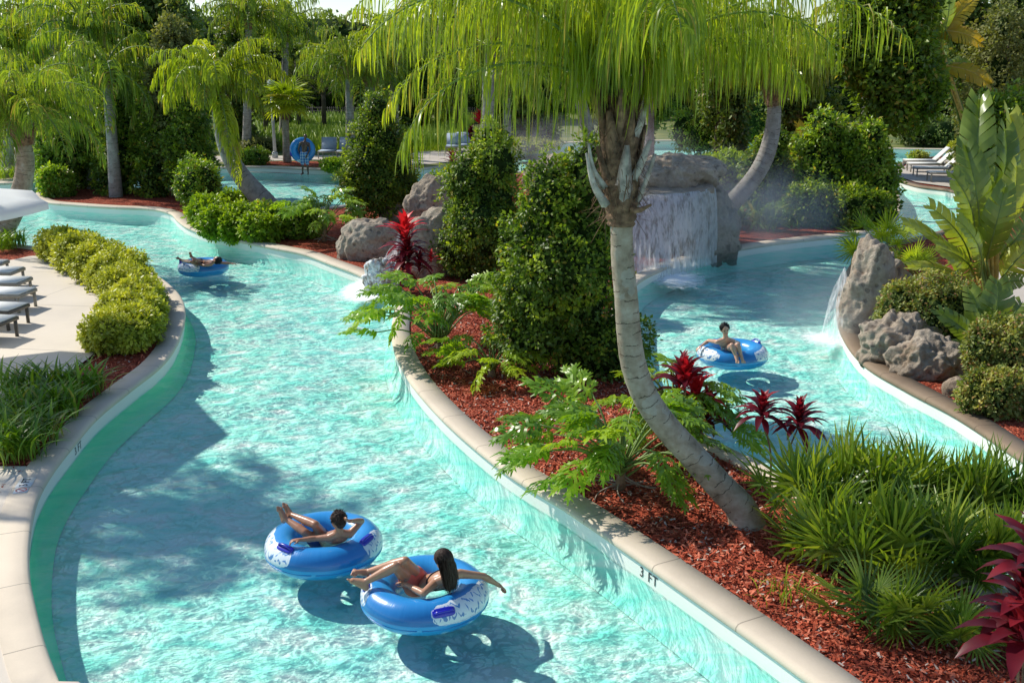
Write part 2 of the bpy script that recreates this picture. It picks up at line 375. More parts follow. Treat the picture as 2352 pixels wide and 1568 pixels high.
def water_mat():
    m,t,o = nt('clear_pool_water'); P = pos(t)
    n1 = N(t,'ShaderNodeTexNoise',Vector=scaled(t,P,(1,1.25,1)),Scale=2.2,Detail=5.0,Roughness=.5,Distortion=.8).outputs['Fac']
    n2 = N(t,'ShaderNodeTexNoise',Vector=scaled(t,P,(1,1.5,1)),Scale=11.0,Detail=3.0,Distortion=.5).outputs['Fac']
    h = mth(t,'ADD',n1,mth(t,'MULTIPLY',n2,.2))
    for q in ((976,1362),(744,1249),(1682,812),(467,613)):
        c = G(q[0],q[1],0.0); v = N(t,'ShaderNodeVectorMath',_operation='DISTANCE'); t.links.new(P,v.inputs[0]); v.inputs[1].default_value=(c[0]+.03,c[1],0)
        dd = v.outputs['Value']; fall = mth(t,'SUBTRACT',1.0,mth(t,'DIVIDE',mth(t,'ABSOLUTE',mth(t,'SUBTRACT',dd,.62)),.55),clamp=True)
        h = mth(t,'ADD',h,mth(t,'MULTIPLY',mth(t,'SINE',mth(t,'ADD',mth(t,'MULTIPLY',dd,48.0),mth(t,'MULTIPLY',n1,9.0))),mth(t,'MULTIPLY',mth(t,'POWER',fall,2.0),.07)))
    b = N(t,'ShaderNodeBump',Strength=.5,Distance=.08,Height=h)
    fr = N(t,'ShaderNodeFresnel',IOR=1.33,Normal=b.outputs[0])
    tc = ramp(t,h,[(.44,(.48,.92,.87)),(.60,(.72,.99,.94)),(.73,(1.0,1.0,1.0))])  # tint fades to white at ripple crests: sparkles put into the colour
    tr = N(t,'ShaderNodeBsdfTransparent',Color=tc)
    gl = N(t,'ShaderNodeBsdfGlossy',Color=(1,1,1,1),Roughness=.06,Normal=b.outputs[0])
    mx = N(t,'ShaderNodeMixShader',i0=mth(t,'MULTIPLY',fr.outputs[0],.6,clamp=True),i1=tr.outputs[0],i2=gl.outputs[0])
    t.links.new(mx.outputs[0],o.inputs[0]); return m
M['water'] = water_mat()
def wall_mat():
    m,t,o = nt('pool_wall_plaster'); P = pos(t)
    z = N(t,'ShaderNodeSeparateXYZ',Vector=P).outputs[2]
    nz = N(t,'ShaderNodeTexNoise',Vector=P,Scale=7.0,Detail=5.0).outputs['Fac']
    c = ramp(t,mth(t,'ADD',z,mth(t,'MULTIPLY',nz,.02)),[(.0,(.80,.90,.82)),(.03,(.80,.84,.76)),(.08,(.84,.84,.78))])
    # submerged: green water colour
    c2 = mixc(t,nz,(.76,.96,.86),(.86,.98,.92))
    c = mixc(t,mth(t,'LESS_THAN',z,-.01),c,c2)
    p = N(t,'ShaderNodeBsdfPrincipled',Base__Color=c,Roughness=.7); p.inputs['Specular IOR Level'].default_value=.3
    t.links.new(p.outputs[0],o.inputs[0]); return m
M['wall'] = wall_mat()
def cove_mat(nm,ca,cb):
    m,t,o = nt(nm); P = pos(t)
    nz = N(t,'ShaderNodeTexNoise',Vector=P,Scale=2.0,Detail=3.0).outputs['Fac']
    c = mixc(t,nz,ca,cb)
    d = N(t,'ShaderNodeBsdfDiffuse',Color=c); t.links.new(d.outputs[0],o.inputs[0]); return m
M['cove'] = cove_mat('pool_cove_plaster',(.66,.97,.88),(.76,.98,.92)); M['cove_shade']=cove_mat('pool_cove_green_shade',(.22,.90,.50),(.34,.95,.62))  # left bank copy is greener: shade under that wall put into the colour
def ground_mat():
    m,t,o = nt('grass_ground'); P = pos(t)
    nz = N(t,'ShaderNodeTexNoise',Vector=P,Scale=.5,Detail=8.0).outputs['Fac']
    c = ramp(t,nz,[(.3,(.05,.08,.015)),(.5,(.13,.16,.03)),(.75,(.24,.22,.06))])
    p = N(t,'ShaderNodeBsdfPrincipled',Base__Color=c,Roughness=.95)
    t.links.new(p.outputs[0],o.inputs[0]); return m
M['ground'] = ground_mat()
def fall_mat(name, dens=.55, sx=14.0, col=(.85,.9,.95)):
    m,t,o = nt(name); 
    uvn = N(t,'ShaderNodeUVMap').outputs[0]
    n1 = N(t,'ShaderNodeTexNoise',Vector=scaled(t,uvn,(sx,1.1,1)),Scale=1.0,Detail=5.0,Roughness=.65).outputs['Fac']
    n2 = N(t,'ShaderNodeTexNoise',Vector=scaled(t,uvn,(sx*5,4.0,1)),Scale=1.0,Detail=3.0).outputs['Fac']
    a = mth(t,'MULTIPLY',mth(t,'SUBTRACT',mth(t,'MULTIPLY_ADD',n2,.5,n1),1.08-dens*.6),3.2,clamp=True)
    d = N(t,'ShaderNodeBsdfDiffuse',Color=(*col,1)); tl = N(t,'ShaderNodeBsdfTranslucent',Color=(*col,1))
    ad = N(t,'ShaderNodeMixShader',i0=.5,i1=d.outputs[0],i2=tl.outputs[0])
    tr = N(t,'ShaderNodeBsdfTransparent',Color=(.93,.96,.97,1))
    mx = N(t,'ShaderNodeMixShader',i0=mth(t,'MULTIPLY',a,.8),i1=tr.outputs[0],i2=ad.outputs[0])
    t.links.new(mx.outputs[0],o.inputs[0]); return m
M['fall'] = fall_mat('falling_water',.98,9.0,(.95,.98,1))
M['fall2']= fall_mat('white_cascade',.82,16.0,(.95,.97,1))
def foam_mat():
    m,t,o = nt('white_foam'); P=pos(t)
    a = N(t,'ShaderNodeAttribute',_attribute_name='rnd').outputs['Fac']
    n1 = N(t,'ShaderNodeTexNoise',Vector=P,Scale=6.0,Detail=6.0,Roughness=.7).outputs['Fac']
    f = mth(t,'MULTIPLY',mth(t,'SUBTRACT',mth(t,'ADD',a,mth(t,'MULTIPLY',n1,.9)),.95),2.6,clamp=True)
    d = N(t,'ShaderNodeBsdfDiffuse',Color=(.93,.97,.97,1)); tr=N(t,'ShaderNodeBsdfTransparent')
    mx = N(t,'ShaderNodeMixShader',i0=mth(t,'MULTIPLY',f,.93),i1=tr.outputs[0],i2=d.outputs[0])
    t.links.new(mx.outputs[0],o.inputs[0]); return m
M['foam'] = foam_mat()
M['fall3']= fall_mat('foamy_cascade',1.5,5.0,(.97,.98,1))
def tube_mat():
    m,t,o = nt('inflatable_tube_vinyl')
    uvn = N(t,'ShaderNodeUVMap').outputs[0]
    a = N(t,'ShaderNodeAttribute',_attribute_name='patch').outputs['Fac']
    big = N(t,'ShaderNodeTexNoise',Vector=scaled(t,uvn,(14,2.2,1)),Scale=1.0,Detail=3.0).outputs['Fac']
    inside = mth(t,'GREATER_THAN',mth(t,'ADD',a,mth(t,'MULTIPLY',mth(t,'SUBTRACT',big,.5),.55)),.5)
    w = N(t,'ShaderNodeTexWave',Vector=scaled(t,uvn,(9,2.6,1)),Scale=1.3,Distortion=9.0,Detail=2.0); w.inputs['Detail Scale'].default_value=1.6; w.bands_direction='Y'
    gate = N(t,'ShaderNodeTexNoise',Vector=scaled(t,uvn,(40,3.5,1)),Scale=1.0).outputs['Fac']
    line = mth(t,'MULTIPLY',mth(t,'GREATER_THAN',w.outputs['Fac'],.8),mth(t,'GREATER_THAN',gate,.46))
    msk = mth(t,'MULTIPLY',inside,mth(t,'SUBTRACT',1.0,mth(t,'MULTIPLY',line,.9)))
    sep = N(t,'ShaderNodeSeparateXYZ',Vector=uvn)
    blue = ramp(t,sep.outputs[1],[(.0,(.012,.16,.46)),(.24,(.02,.26,.64)),(.5,(.03,.34,.74))])
    c = mixc(t,msk,blue,(.78,.83,.86))
    p = N(t,'ShaderNodeBsdfPrincipled',Base__Color=c,Roughness=.28); p.inputs['Specular IOR Level'].default_value=.6; p.inputs['Coat Weight'].default_value=.3
    wr = N(t,'ShaderNodeTexNoise',Vector=scaled(t,uvn,(60,4,1)),Scale=1.0,Detail=3.0).outputs['Fac']
    b = N(t,'ShaderNodeBump',Strength=.25,Distance=.01,Height=wr); t.links.new(b.outputs[0],p.inputs['Normal'])
    t.links.new(p.outputs[0],o.inputs[0]); return m
M['tube'] = tube_mat()
def skin(name, c):
    m,t,o = nt(name); P=pos(t)
    nz = N(t,'ShaderNodeTexNoise',Vector=P,Scale=9.0,Detail=4.0).outputs['Fac']
    cc = ramp(t,nz,[(.3,tuple(x*.88 for x in c)),(.7,tuple(x*1.1 for x in c))])
    p = N(t,'ShaderNodeBsdfPrincipled',Base__Color=cc,Roughness=.33); p.inputs['Specular IOR Level'].default_value=.55
    p.inputs['Subsurface Weight'].default_value=.12; p.inputs['Subsurface Radius'].default_value=(.02,.008,.004); p.inputs['Subsurface Scale'].default_value=.5
    t.links.new(p.outputs[0],o.inputs[0]); return m
M['skin_t'] = skin('tanned_skin',(.47,.24,.14)); M['skin_m']=skin('medium_skin',(.40,.19,.11)); M['skin_d']=skin('dark_skin',(.11,.055,.035)); M['skin_l']=skin('light_skin',(.60,.36,.25))
def hair(name,c):
    m,t,o = nt(name); P=pos(t)
    w = N(t,'ShaderNodeTexNoise',Vector=scaled(t,P,(90,90,14)),Scale=1.0,Detail=4.0).outputs['Fac']
    cc = ramp(t,w,[(.3,tuple(x*.5 for x in c)),(.7,tuple(x*1.8 for x in c))])
    p = N(t,'ShaderNodeBsdfPrincipled',Base__Color=cc,Roughness=.55); p.inputs['Specular IOR Level'].default_value=.25
    b = N(t,'ShaderNodeBump',Strength=.9,Distance=.01,Height=w); t.links.new(b.outputs[0],p.inputs['Normal'])
    t.links.new(p.outputs[0],o.inputs[0]); return m
M['hair'] = hair('dark_brown_hair',(.035,.018,.012)); M['hair_b']=hair('black_hair',(.012,.01,.01))
M['coral'] = simple('coral_cloth',(.72,.16,.11),rough=.7); M['navy']=simple('navy_cloth',(.03,.05,.16),rough=.7)
M['dark']  = simple('dark_cloth',(.03,.02,.025),rough=.7)
def plaid():
    m,t,o = nt('blue_plaid_cloth'); P=pos(t); s=N(t,'ShaderNodeSeparateXYZ',Vector=P)
    lx = mth(t,'LESS_THAN',mth(t,'FRACT',mth(t,'MULTIPLY',s.outputs[0],9.0)),.28); lz=mth(t,'LESS_THAN',mth(t,'FRACT',mth(t,'MULTIPLY',s.outputs[2],8.0)),.28)
    c = mixc(t,mth(t,'MULTIPLY',mth(t,'ADD',lx,lz),.5),(.04,.16,.42),(.65,.72,.78))
    p=N(t,'ShaderNodeBsdfPrincipled',Base__Color=c,Roughness=.8); t.links.new(p.outputs[0],o.inputs[0]); return m
M['plaid']=plaid()
M['ink'] = simple('black_tile_ink',(.03,.03,.03),rough=.5)
M['tile']= simple('white_depth_tile',(.75,.75,.72),rough=.35,var=.04)
M['red_ink']=simple('red_tile_ink',(.5,.08,.08),rough=.5)
# ------------------------------------------------------------------ the land and the pool
rs = np.random.default_rng(7)
Z0 = .26
def norm2(P, closed):
    T = (np.roll(P,-1,0)-np.roll(P,1,0)) if closed else np.gradient(P,axis=0)
    T = T[:,:2]/np.maximum(np.linalg.norm(T[:,:2],axis=1,keepdims=True),1e-9)
    return np.stack([T[:,1],-T[:,0],np.zeros(len(T))],1)      # right-hand side of travel = outwards for CCW
def sweep(P, prof, closed):
    """prof: list of (offset outward, z). returns verts, quads, uv"""
    n2 = norm2(P, closed); k = len(prof); m = len(P)
    V = np.stack([P*[1,1,0]+n2*o+np.array([0,0,z]) for o,z in prof],1).reshape(-1,3)
    s = np.r_[0,np.cumsum(np.linalg.norm(np.diff(P[:,:2],axis=0),axis=1))]
    w = np.r_[0,np.cumsum([math.hypot(prof[i+1][0]-prof[i][0],prof[i+1][1]-prof[i][1]) for i in range(k-1)])]
    UV = np.stack(np.broadcast_arrays(s[:,None],w[None]),-1).reshape(-1,2)
    i = np.arange(m if closed else m-1)[:,None]; j = np.arange(k-1)[None]; i2=(i+1)%m
    F = np.stack([i*k+j, i2*k+j, i2*k+j+1, i*k+j+1],-1).reshape(-1,4)
    return V,F,UV
def fillpoly(name, P2, z, mat, kind='structure', zmin=None):
    loop = [Vector((p[0],p[1],z)) for p in P2]
    tris = np.array(tessellate_polygon([loop]))
    V = np.array([[p[0],p[1],z] for p in P2])
    a = V[tris[:,0]]; b=V[tris[:,1]]; c=V[tris[:,2]]
    nz = np.cross(b-a,c-a)[:,2]; tris[nz<0] = tris[nz<0][:,::-1]
    o = mkobj(name, V, tris, mat); tag(o, kind=kind); return o
def ccw(P):
    a = np.sum(P[:,0]*np.roll(P[:,1],-1)-np.roll(P[:,0],-1)*P[:,1])
    return P if a>0 else P[::-1]
def inside(P2, q):
    x,y = q[:,0],q[:,1]; c = np.zeros(len(q),bool); j=len(P2)-1
    for i in range(len(P2)):
        xi,yi=P2[i][:2]; xj,yj=P2[j][:2]
        if yi!=yj:
            c ^= ((yi>y)!=(yj>y)) & (x < (xj-xi)*(y-yi)/(yj-yi)+xi)
        j=i
    return c
COPROF = [(-.29,.12),(-.29,.26),(-.03,.26),(.012,.252),(.035,.225),(.035,.19),(.01,.165),(0,.158)]
WALLP = [(0,.162),(0,.0),(0,-.06)]
COVEP = [(0.004,-.02),(.02,-.12),(.07,-.24),(.18,-.322)]
LANDS = {}
def land(key, ptsw, copmat, cmid=None):
    P = resample(catmull(ptsw, 10, True), .22, True); P = ccw(P)
    LANDS[key] = P
    v,f,uv = sweep(P, COPROF, True); tag(mkobj('pool_coping', v, f, copmat, uv=uv, smooth=False), kind='structure')
    v,f,uv = sweep(P, WALLP, True); tag(mkobj('pool_wall', v, f, M['wall'], uv=uv), kind='structure')
    v,f,uv = sweep(P, COVEP, True); tag(mkobj('pool_cove', v, f, M['cove_shade' if key=='left' else 'cove'], uv=uv, smooth=True), kind='structure')
    I = P - norm2(P,True)*.275
    return P, I
g = lambda x,y: G(x,y,Z0)
# left bank
Lp = [g(150,1640),g(128,1568),g(95,1480),g(72,1390),g(58,1310),g(60,1230),g(75,1150),g(105,1090),g(150,1030),g(220,950),g(300,885),g(370,830),g(405,780),g(421,725),g(417,690),g(398,662),g(360,632),g(300,600),(g(200,578)),g(104,568),g(50,561),g(0,554),g(-120,548),g(-500,560),
      np.array([-26,19,.26]),np.array([-30,8,.26]),np.array([-14,1.2,.26]),np.array([-5,.6,.26]),np.array([-3.1,2.5,.26])]
PL, IL = land('left', Lp, M['coping'])
# middle island
Ip = [g(2300,1850),g(1890,1568),g(1740,1460),g(1568,1340),g(1440,1251),g(1300,1157),g(1180,1085),g(1080,1008),g(1004,938),g(944,868),g(912,806),g(903,760),g(908,715),g(912,690),
      g(880,655),g(830,628),g(755,600),g(700,580),g(640,568),g(560,552),g(480,536),g(432,520),g(408,503),g(392,488),g(350,478),g(260,474),g(180,469),g(112,463),g(85,452),g(84,442),g(105,432),
      g(160,427),g(260,428),g(400,435),g(500,452),g(590,474),g(690,478),g(790,470),g(860,452),g(950,428),g(1080,406),g(1200,392),g(1330,372),g(1500,364),g(1700,366),g(1900,376),g(2010,396),g(2052,424),
      g(2066,458),g(2060,500),g(2020,526),g(1960,536),g(1870,545),g(1760,558),g(1640,579),g(1560,600),g(1490,628),g(1455,655),g(1440,700),g(1440,780),g(1470,860),g(1530,930),g(1640,1008),g(1760,1067),g(1850,1120),g(2000,1200),g(2352,1370),g(2700,1540),g(2900,1700)]
PI_, II = land('isle', Ip, M['coping'])
# right bank
Rp = [g(1960,600),g(1932,660),g(1925,710),g(1938,765),g(1985,828),g(2080,885),g(2200,948),g(2352,1048),g(2600,1210),g(3000,1420),np.array([16,9,.26]),np.array([40,14,.26]),np.array([46,40,.26]),
      g(2600,352),g(2352,354),g(2180,357),g(2090,366),g(2052,385),g(2046,404),g(2100,424),g(2180,436),g(2260,460),g(2240,500),g(2120,540),g(2010,565)]
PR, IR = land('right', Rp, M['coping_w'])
# back bank: the coast from left to right, then far away
Bc = [np.array([-70,37,.26]),g(-250,424),g(0,413),g(107,401),g(300,391),g(480,385),g(600,382),g(720,387),g(800,389),g(900,390),g(1000,384),g(1090,370),g(1160,346),g(1230,332),g(1350,325),g(1520,322),g(1750,324),g(2050,340),g(2350,342),g(2700,344),np.array([95,62,.26])]
Bp = [*Bc, np.array([400,120,.26]),np.array([600,900,.26]),np.array([-600,900,.26]),np.array([-400,120,.26])]
Bs = resample(catmull(Bc,10),.3)[:, :]
# travelling right->left keeps the land on the right; water is on the left, so mirror the offsets
v,f,uv = sweep(Bs, COPROF, False); tag(mkobj('pool_coping', v, f, M['coping'], uv=uv), kind='structure')
v,f,uv = sweep(Bs, WALLP, False); tag(mkobj('pool_wall', v, f, M['wall'], uv=uv), kind='structure')
v,f,uv = sweep(Bs, COVEP, False); tag(mkobj('pool_cove', v, f, M['cove'], uv=uv, smooth=True), kind='structure')
BI = Bs - norm2(Bs,False)*.275
back = [*BI, np.array([400,130,.26]),np.array([900,1500,.26]),np.array([-900,1500,.26]),np.array([-400,130,.26])]
fillpoly('ground', back, .222, M['ground'])

def ribbon_area(name, pts, z, mat, closed=True):
    return fillpoly(name, ccw(np.array(pts)), z, mat)
# mulch beds
fillpoly('mulch_bed', II, .225, M['mulch'])
fillpoly('mulch_bed', IL, .225, M['mulch'])
fillpoly('mulch_bed', IR, .225, M['mulch'])
# upper terrace on the left bank (laid on the bed), and the lower deck joined to the coping
def smooth_px(pts, n=6): return catmull([g(*p) for p in pts], n, False)
up = smooth_px([(-700,640),(-200,606),(0,600),(75,588),(112,596),(150,612),(200,640),(240,668),(259,695),(262,730),(245,775),(215,812),(180,840),(140,868),(80,935),(0,990),(-100,1040)],6)
ribbon_area('terrace_deck', [*up, np.array([-24,9.5,.26])], .266, M['deck'])
k = [p for p in IL]
low = [p for p in IL if p[1] < g(80,1068)[1]+.0 and p[0] > -40]
low = sorted([p for p in low if p[0]>-9.5 and p[0]<0], key=lambda p:p[1])
lowp = [np.array([-12.,1.6,0]), *[np.array([p[0],p[1],0]) for p in low if p[0]>-6], g(60,1069), g(0,1069), np.array([-14.,g(0,1069)[1]+.2,0])]
ribbon_area('pool_deck', lowp, .254, M['deck'])
# right: lounge deck far away and the tan path behind the big leaves
ribbon_area('lounge_deck', [g(2058,404),g(2064,388),g(2100,372),g(2200,361),g(2500,358),g(2700,470),g(2300,452),g(2185,430),g(2105,419)], .266, M['path'])
ribbon_area('path', [g(2240,700),g(2290,625),g(2352,612),g(2700,600),g(2900,800),g(2352,705)], .266, M['path'])
# back bank: pale walks and a mulch strip
def strip_px(name, top, bot, z, mat):
    a = smooth_px(top); b = smooth_px(bot)
    ribbon_area(name, [*a, *b[::-1]], z, mat)
strip_px('mulch_bed', [(540,371),(640,369),(720,369),(820,373)], [(540,380),(620,378),(720,382),(800,385),(850,386)], .228, M['mulch'])
strip_px('back_path', [(-300,396),(0,385),(150,376),(400,360),(560,357),(800,355),(1000,345),(1150,322)], [(-300,410),(0,398),(150,388),(400,374),(560,369),(800,366),(940,378),(1090,361),(1160,340)], .232, M['path'])
# pool floor and water
mkf = lambda x0,x1,y0,y1,z: (np.array([[x0,y0,z],[x1,y0,z],[x1,y1,z],[x0,y1,z]]), np.array([[0,1,2,3]]))
v,f = mkf(-110,110,-6,90,-.33); tag(mkobj('pool_floor', v, f, M['floor']), kind='structure')
v,f = mkf(-110,110,-6,90,0.0); tag(mkobj('water', v, f, M['water']), kind='structure')

# loose bark chips over the beds that can be seen close up
def chips(bed, n, bbox, smin, smax, excl=None):
    q = np.stack([rs.uniform(bbox[0],bbox[1],n), rs.uniform(bbox[2],bbox[3],n)],1)
    m = inside(bed, q)
    if excl is not None:
        for e in excl: m &= ~inside(e, q)
    q = q[m]; n = len(q)
    d = unit(np.stack([rs.normal(size=n), rs.normal(size=n), rs.normal(size=n)*.35],1))
    Mx = frames(d, unit(np.stack([rs.normal(size=n)*.4,rs.normal(size=n)*.4,np.ones(n)],1)))
    tv = np.array([[-.18,-.5,0],[.18,-.5,0.02],[.14,.5,0],[-.14,.5,.02]]); tf=np.array([[0,1,2,3]])
    sc = rs.uniform(smin,smax,n)
    return place(tv, tf, np.c_[q, rs.uniform(.231,.26,n)], Mx, sc, rs.uniform(0,1,n)**1.2)
U2 = [p[:2] for p in up]+[np.array([-24,9.5])]
v,f,r = chips(II, 150000, (-1.6,10.5,6.5,20), .025,.066)
tag(mkobj('bark_chips', v, f, M['chips'], rnd=r), 'loose red bark chips covering the beds of the middle island', 'bark chips', kind='stuff')
v,f,r = chips(IL, 30000, (-12,-4,9,27), .025,.065, [U2])
tag(mkobj('bark_chips', v, f, M['chips'], rnd=r), 'loose red bark chips on the bed beside the terrace and hedge', 'bark chips', kind='stuff')

# ------------------------------------------------------------------ plant builders
LEAF = (np.array([[0,0,0],[-.26,.42,.07],[0,1,-.05],[.26,.42,.07],[0,.45,0]]), np.array([[0,4,1],[1,4,2],[4,3,2],[0,3,4]]))
LEAF2 = (np.array([[0,0,0],[-.30,.45,.08],[0,1,-.04],[.30,.45,.08]]), np.array([[0,2,1],[0,3,2]]))
def cluster_leaves(cen, outd, size, per, r, rng, tmpl=LEAF2, spread=1.0, val=None, flat=.35):
    n = len(cen)
    P = np.repeat(cen, per, 0); O = np.repeat(outd, per, 0)
    d = unit(O*.75 + rng.normal(size=P.shape)*spread*.75)
    d[:,2] -= .12; d=unit(d)
    up = unit(O*1.0+np.array([0,0,.8])+rng.normal(size=P.shape)*flat)
    sc = size*rng.uniform(.65,1.25,len(P))
    P = P + d*(size*.25) + rng.normal(size=P.shape)*size*.35
    v = np.repeat(val if val is not None else rng.uniform(0,1,n), per)*.7+rng.uniform(0,.3,len(P))
    return place(tmpl[0], tmpl[1], P, frames(d, up), sc, np.clip(v,0,1))
def lobe_points(lobes, n, rng, fill=.28, zmin=.0):
    L = np.array(lobes, float); area = (L[:,3]*L[:,4]+L[:,3]*L[:,5]+L[:,4]*L[:,5]); pr = area/area.sum()
    k = rng.choice(len(L), n, p=pr); u = unit(rng.normal(size=(n,3)))
    bump = 1+.13*np.sin(u[:,0]*7+k*2.1)*np.sin(u[:,1]*6+k)+.10*np.sin(u[:,2]*9+k*1.7+u[:,0]*5)
    rad = bump*(1-fill*rng.uniform(0,1,n)**2)
    P = L[k,:3]+u*L[k,3:6]*rad[:,None]
    ok = P[:,2]>zmin
    for j in range(len(L)):
        q = (P-L[j,:3])/L[j,3:6]; ok &= ~((np.sum(q*q,1)<.45)&(k!=j))
    O = unit(u/L[k,3:6])
    return P[ok], O[ok], rad[ok], u[ok]
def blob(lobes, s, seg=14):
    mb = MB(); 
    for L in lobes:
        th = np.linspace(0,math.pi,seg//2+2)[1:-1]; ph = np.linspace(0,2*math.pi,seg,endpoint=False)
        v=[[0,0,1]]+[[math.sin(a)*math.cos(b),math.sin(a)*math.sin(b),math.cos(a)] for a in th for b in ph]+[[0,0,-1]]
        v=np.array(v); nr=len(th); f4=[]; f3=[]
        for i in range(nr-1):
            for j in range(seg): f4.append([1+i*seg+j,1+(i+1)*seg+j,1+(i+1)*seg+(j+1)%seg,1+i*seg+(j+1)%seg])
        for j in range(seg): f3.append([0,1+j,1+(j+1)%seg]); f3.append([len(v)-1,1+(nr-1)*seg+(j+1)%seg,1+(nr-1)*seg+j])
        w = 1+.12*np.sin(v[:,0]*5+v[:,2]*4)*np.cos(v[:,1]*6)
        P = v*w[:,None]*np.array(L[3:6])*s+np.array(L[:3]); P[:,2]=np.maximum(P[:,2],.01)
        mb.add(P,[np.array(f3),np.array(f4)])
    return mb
def pxm(p): return FPX/(p[1]*math.cos(TH)+(H-p[2])*math.sin(TH))
def shrub(name, label, cat, base, lobes, n, size, mat, group=None, per=5, seed=1, inner=.72, stems=4, part='foliage', fill=.28, extra=None, zmin=0.0, inmat='inner'):
    rng = np.random.default_rng(seed)
    t = thing(name, label, cat, base, 0, group)
    P,O,rad,u = lobe_points(lobes, n, rng, fill, zmin)
    H0 = max(L[2]+L[5] for L in lobes)
    nz = np.array([mnoise.noise(Vector(p*2.1)) for p in P]) if n<9000 else np.zeros(len(P))
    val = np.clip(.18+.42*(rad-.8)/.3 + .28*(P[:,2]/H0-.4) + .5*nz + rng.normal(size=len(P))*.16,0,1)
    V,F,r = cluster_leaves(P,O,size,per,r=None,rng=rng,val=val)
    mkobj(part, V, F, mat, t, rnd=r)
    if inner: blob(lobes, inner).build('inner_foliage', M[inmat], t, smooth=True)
    if stems:
        mb = MB()
        for i in range(stems):
            L = lobes[i%len(lobes)]; a = np.array([L[0]*.3+rng.normal()*.05, L[1]*.3+rng.normal()*.05, 0.]); b=np.array([L[0],L[1],L[2]])+rng.normal(size=3)*.1
            m_=(a+b)/2+rng.normal(size=3)*.05
            v,f = tube([a,m_,b],[.03,.022,.012],6); mb.add(v,f)
        mb.build('stem', M['bark'], t)
    return t
def shrub_px(name,label,cat,x0,x1,yt,yb,n,size,mat,group=None,dep=.85,shape='egg',seed=1,wk=1.08,hk=1.06,**kw):
    fr = g((x0+x1)/2,yb); s = pxm(fr); rx=(x1-x0)/2/s; ry=rx*dep
    c = fr+np.array([0,ry*.85,0]); s=pxm(c); rx=(x1-x0)/2/s; ry=rx*dep
    c = np.array([G((x0+x1)/2,yb)[0]*c[1]/fr[1], c[1], .225])
    h = D((x0+x1)/2,yt,c[1]+ (ry*.2))[2]-.225; h*=hk; rx*=wk; ry*=wk
    rng=np.random.default_rng(seed+100)
    if shape=='egg':
        lobes=[(0,0,h*.46,rx*.84,ry*.84,h*.50)]
        for i in range(7):
            a=rng.uniform(0,2*math.pi); e=rng.uniform(.12,.75); w=math.sqrt(max(.1,1-(2*e-.75)**2))
            lobes.append((math.cos(a)*rx*.5*w,math.sin(a)*ry*.5*w,h*e,rx*.46,ry*.46,h*.2))
    elif shape=='mound':
        lobes=[(0,0,h*.45,rx*.85,ry*.85,h*.5)]
        for i in range(6):
            a=i*2*math.pi/6+rng.uniform(0,.5); lobes.append((math.cos(a)*rx*.6,math.sin(a)*ry*.6,h*rng.uniform(.4,.55),rx*.42,ry*.42,h*rng.uniform(.35,.45)))
    elif shape=='cone':
        lobes=[(0,0,h*.33,rx*.9,ry*.9,h*.33),(0,0,h*.6,rx*.66,ry*.66,h*.28),(rx*.05,0,h*.82,rx*.42,ry*.42,h*.2)]
        for i in range(5):
            a=rng.uniform(0,2*math.pi); lobes.append((math.cos(a)*rx*.55,math.sin(a)*ry*.55,h*rng.uniform(.2,.5),rx*.4,ry*.4,h*.18))
    elif shape=='tall':
        lobes=[]
        for i in range(9):
            a=rng.uniform(0,2*math.pi); e=.12+.8*i/9; w=1.0 if e<.45 else 1.0-(e-.45)*1.15
            lobes.append((math.cos(a)*rx*.42*w,math.sin(a)*ry*.42*w,h*e,rx*.6*w,ry*.6*w,h*.17))
        lobes.append((0,0,h*.45,rx*.6,ry*.6,h*.45))
    return shrub(name,label,cat,c,lobes,n,size,mat,group,seed=seed,**kw)

def trunkmesh(name, pts, rad, mat, parent, n=20, ringamp=.012, ring=.13):
    P = catmull(pts, 8); rr = np.interp(np.linspace(0,1,len(P)), np.linspace(0,1,len(rad)), rad)
    d = np.r_[0,np.cumsum(np.linalg.norm(np.diff(P,axis=0),axis=1))]
    m = max(len(P), int(d[-1]/.035)) if ringamp else len(P)
    s = np.linspace(0,d[-1],m); P2 = np.stack([np.interp(s,d,P[:,k]) for k in range(3)],1); r2=np.interp(s,d,rr)
    if ringamp: r2 = r2*(1+ringamp*np.sin(s/ring*2*math.pi)+.012*np.sin(s*3.1))
    v,f = tube(P2, r2, n)
    uv = np.zeros((len(v),2)); idx=np.arange(m*n); uv[:m*n,0]=(idx%n)/n; uv[:m*n,1]=np.repeat(s,n)
    o = mkobj(name, v, f, mat, parent, smooth=True, uv=uv, world=True)
    return o, P2
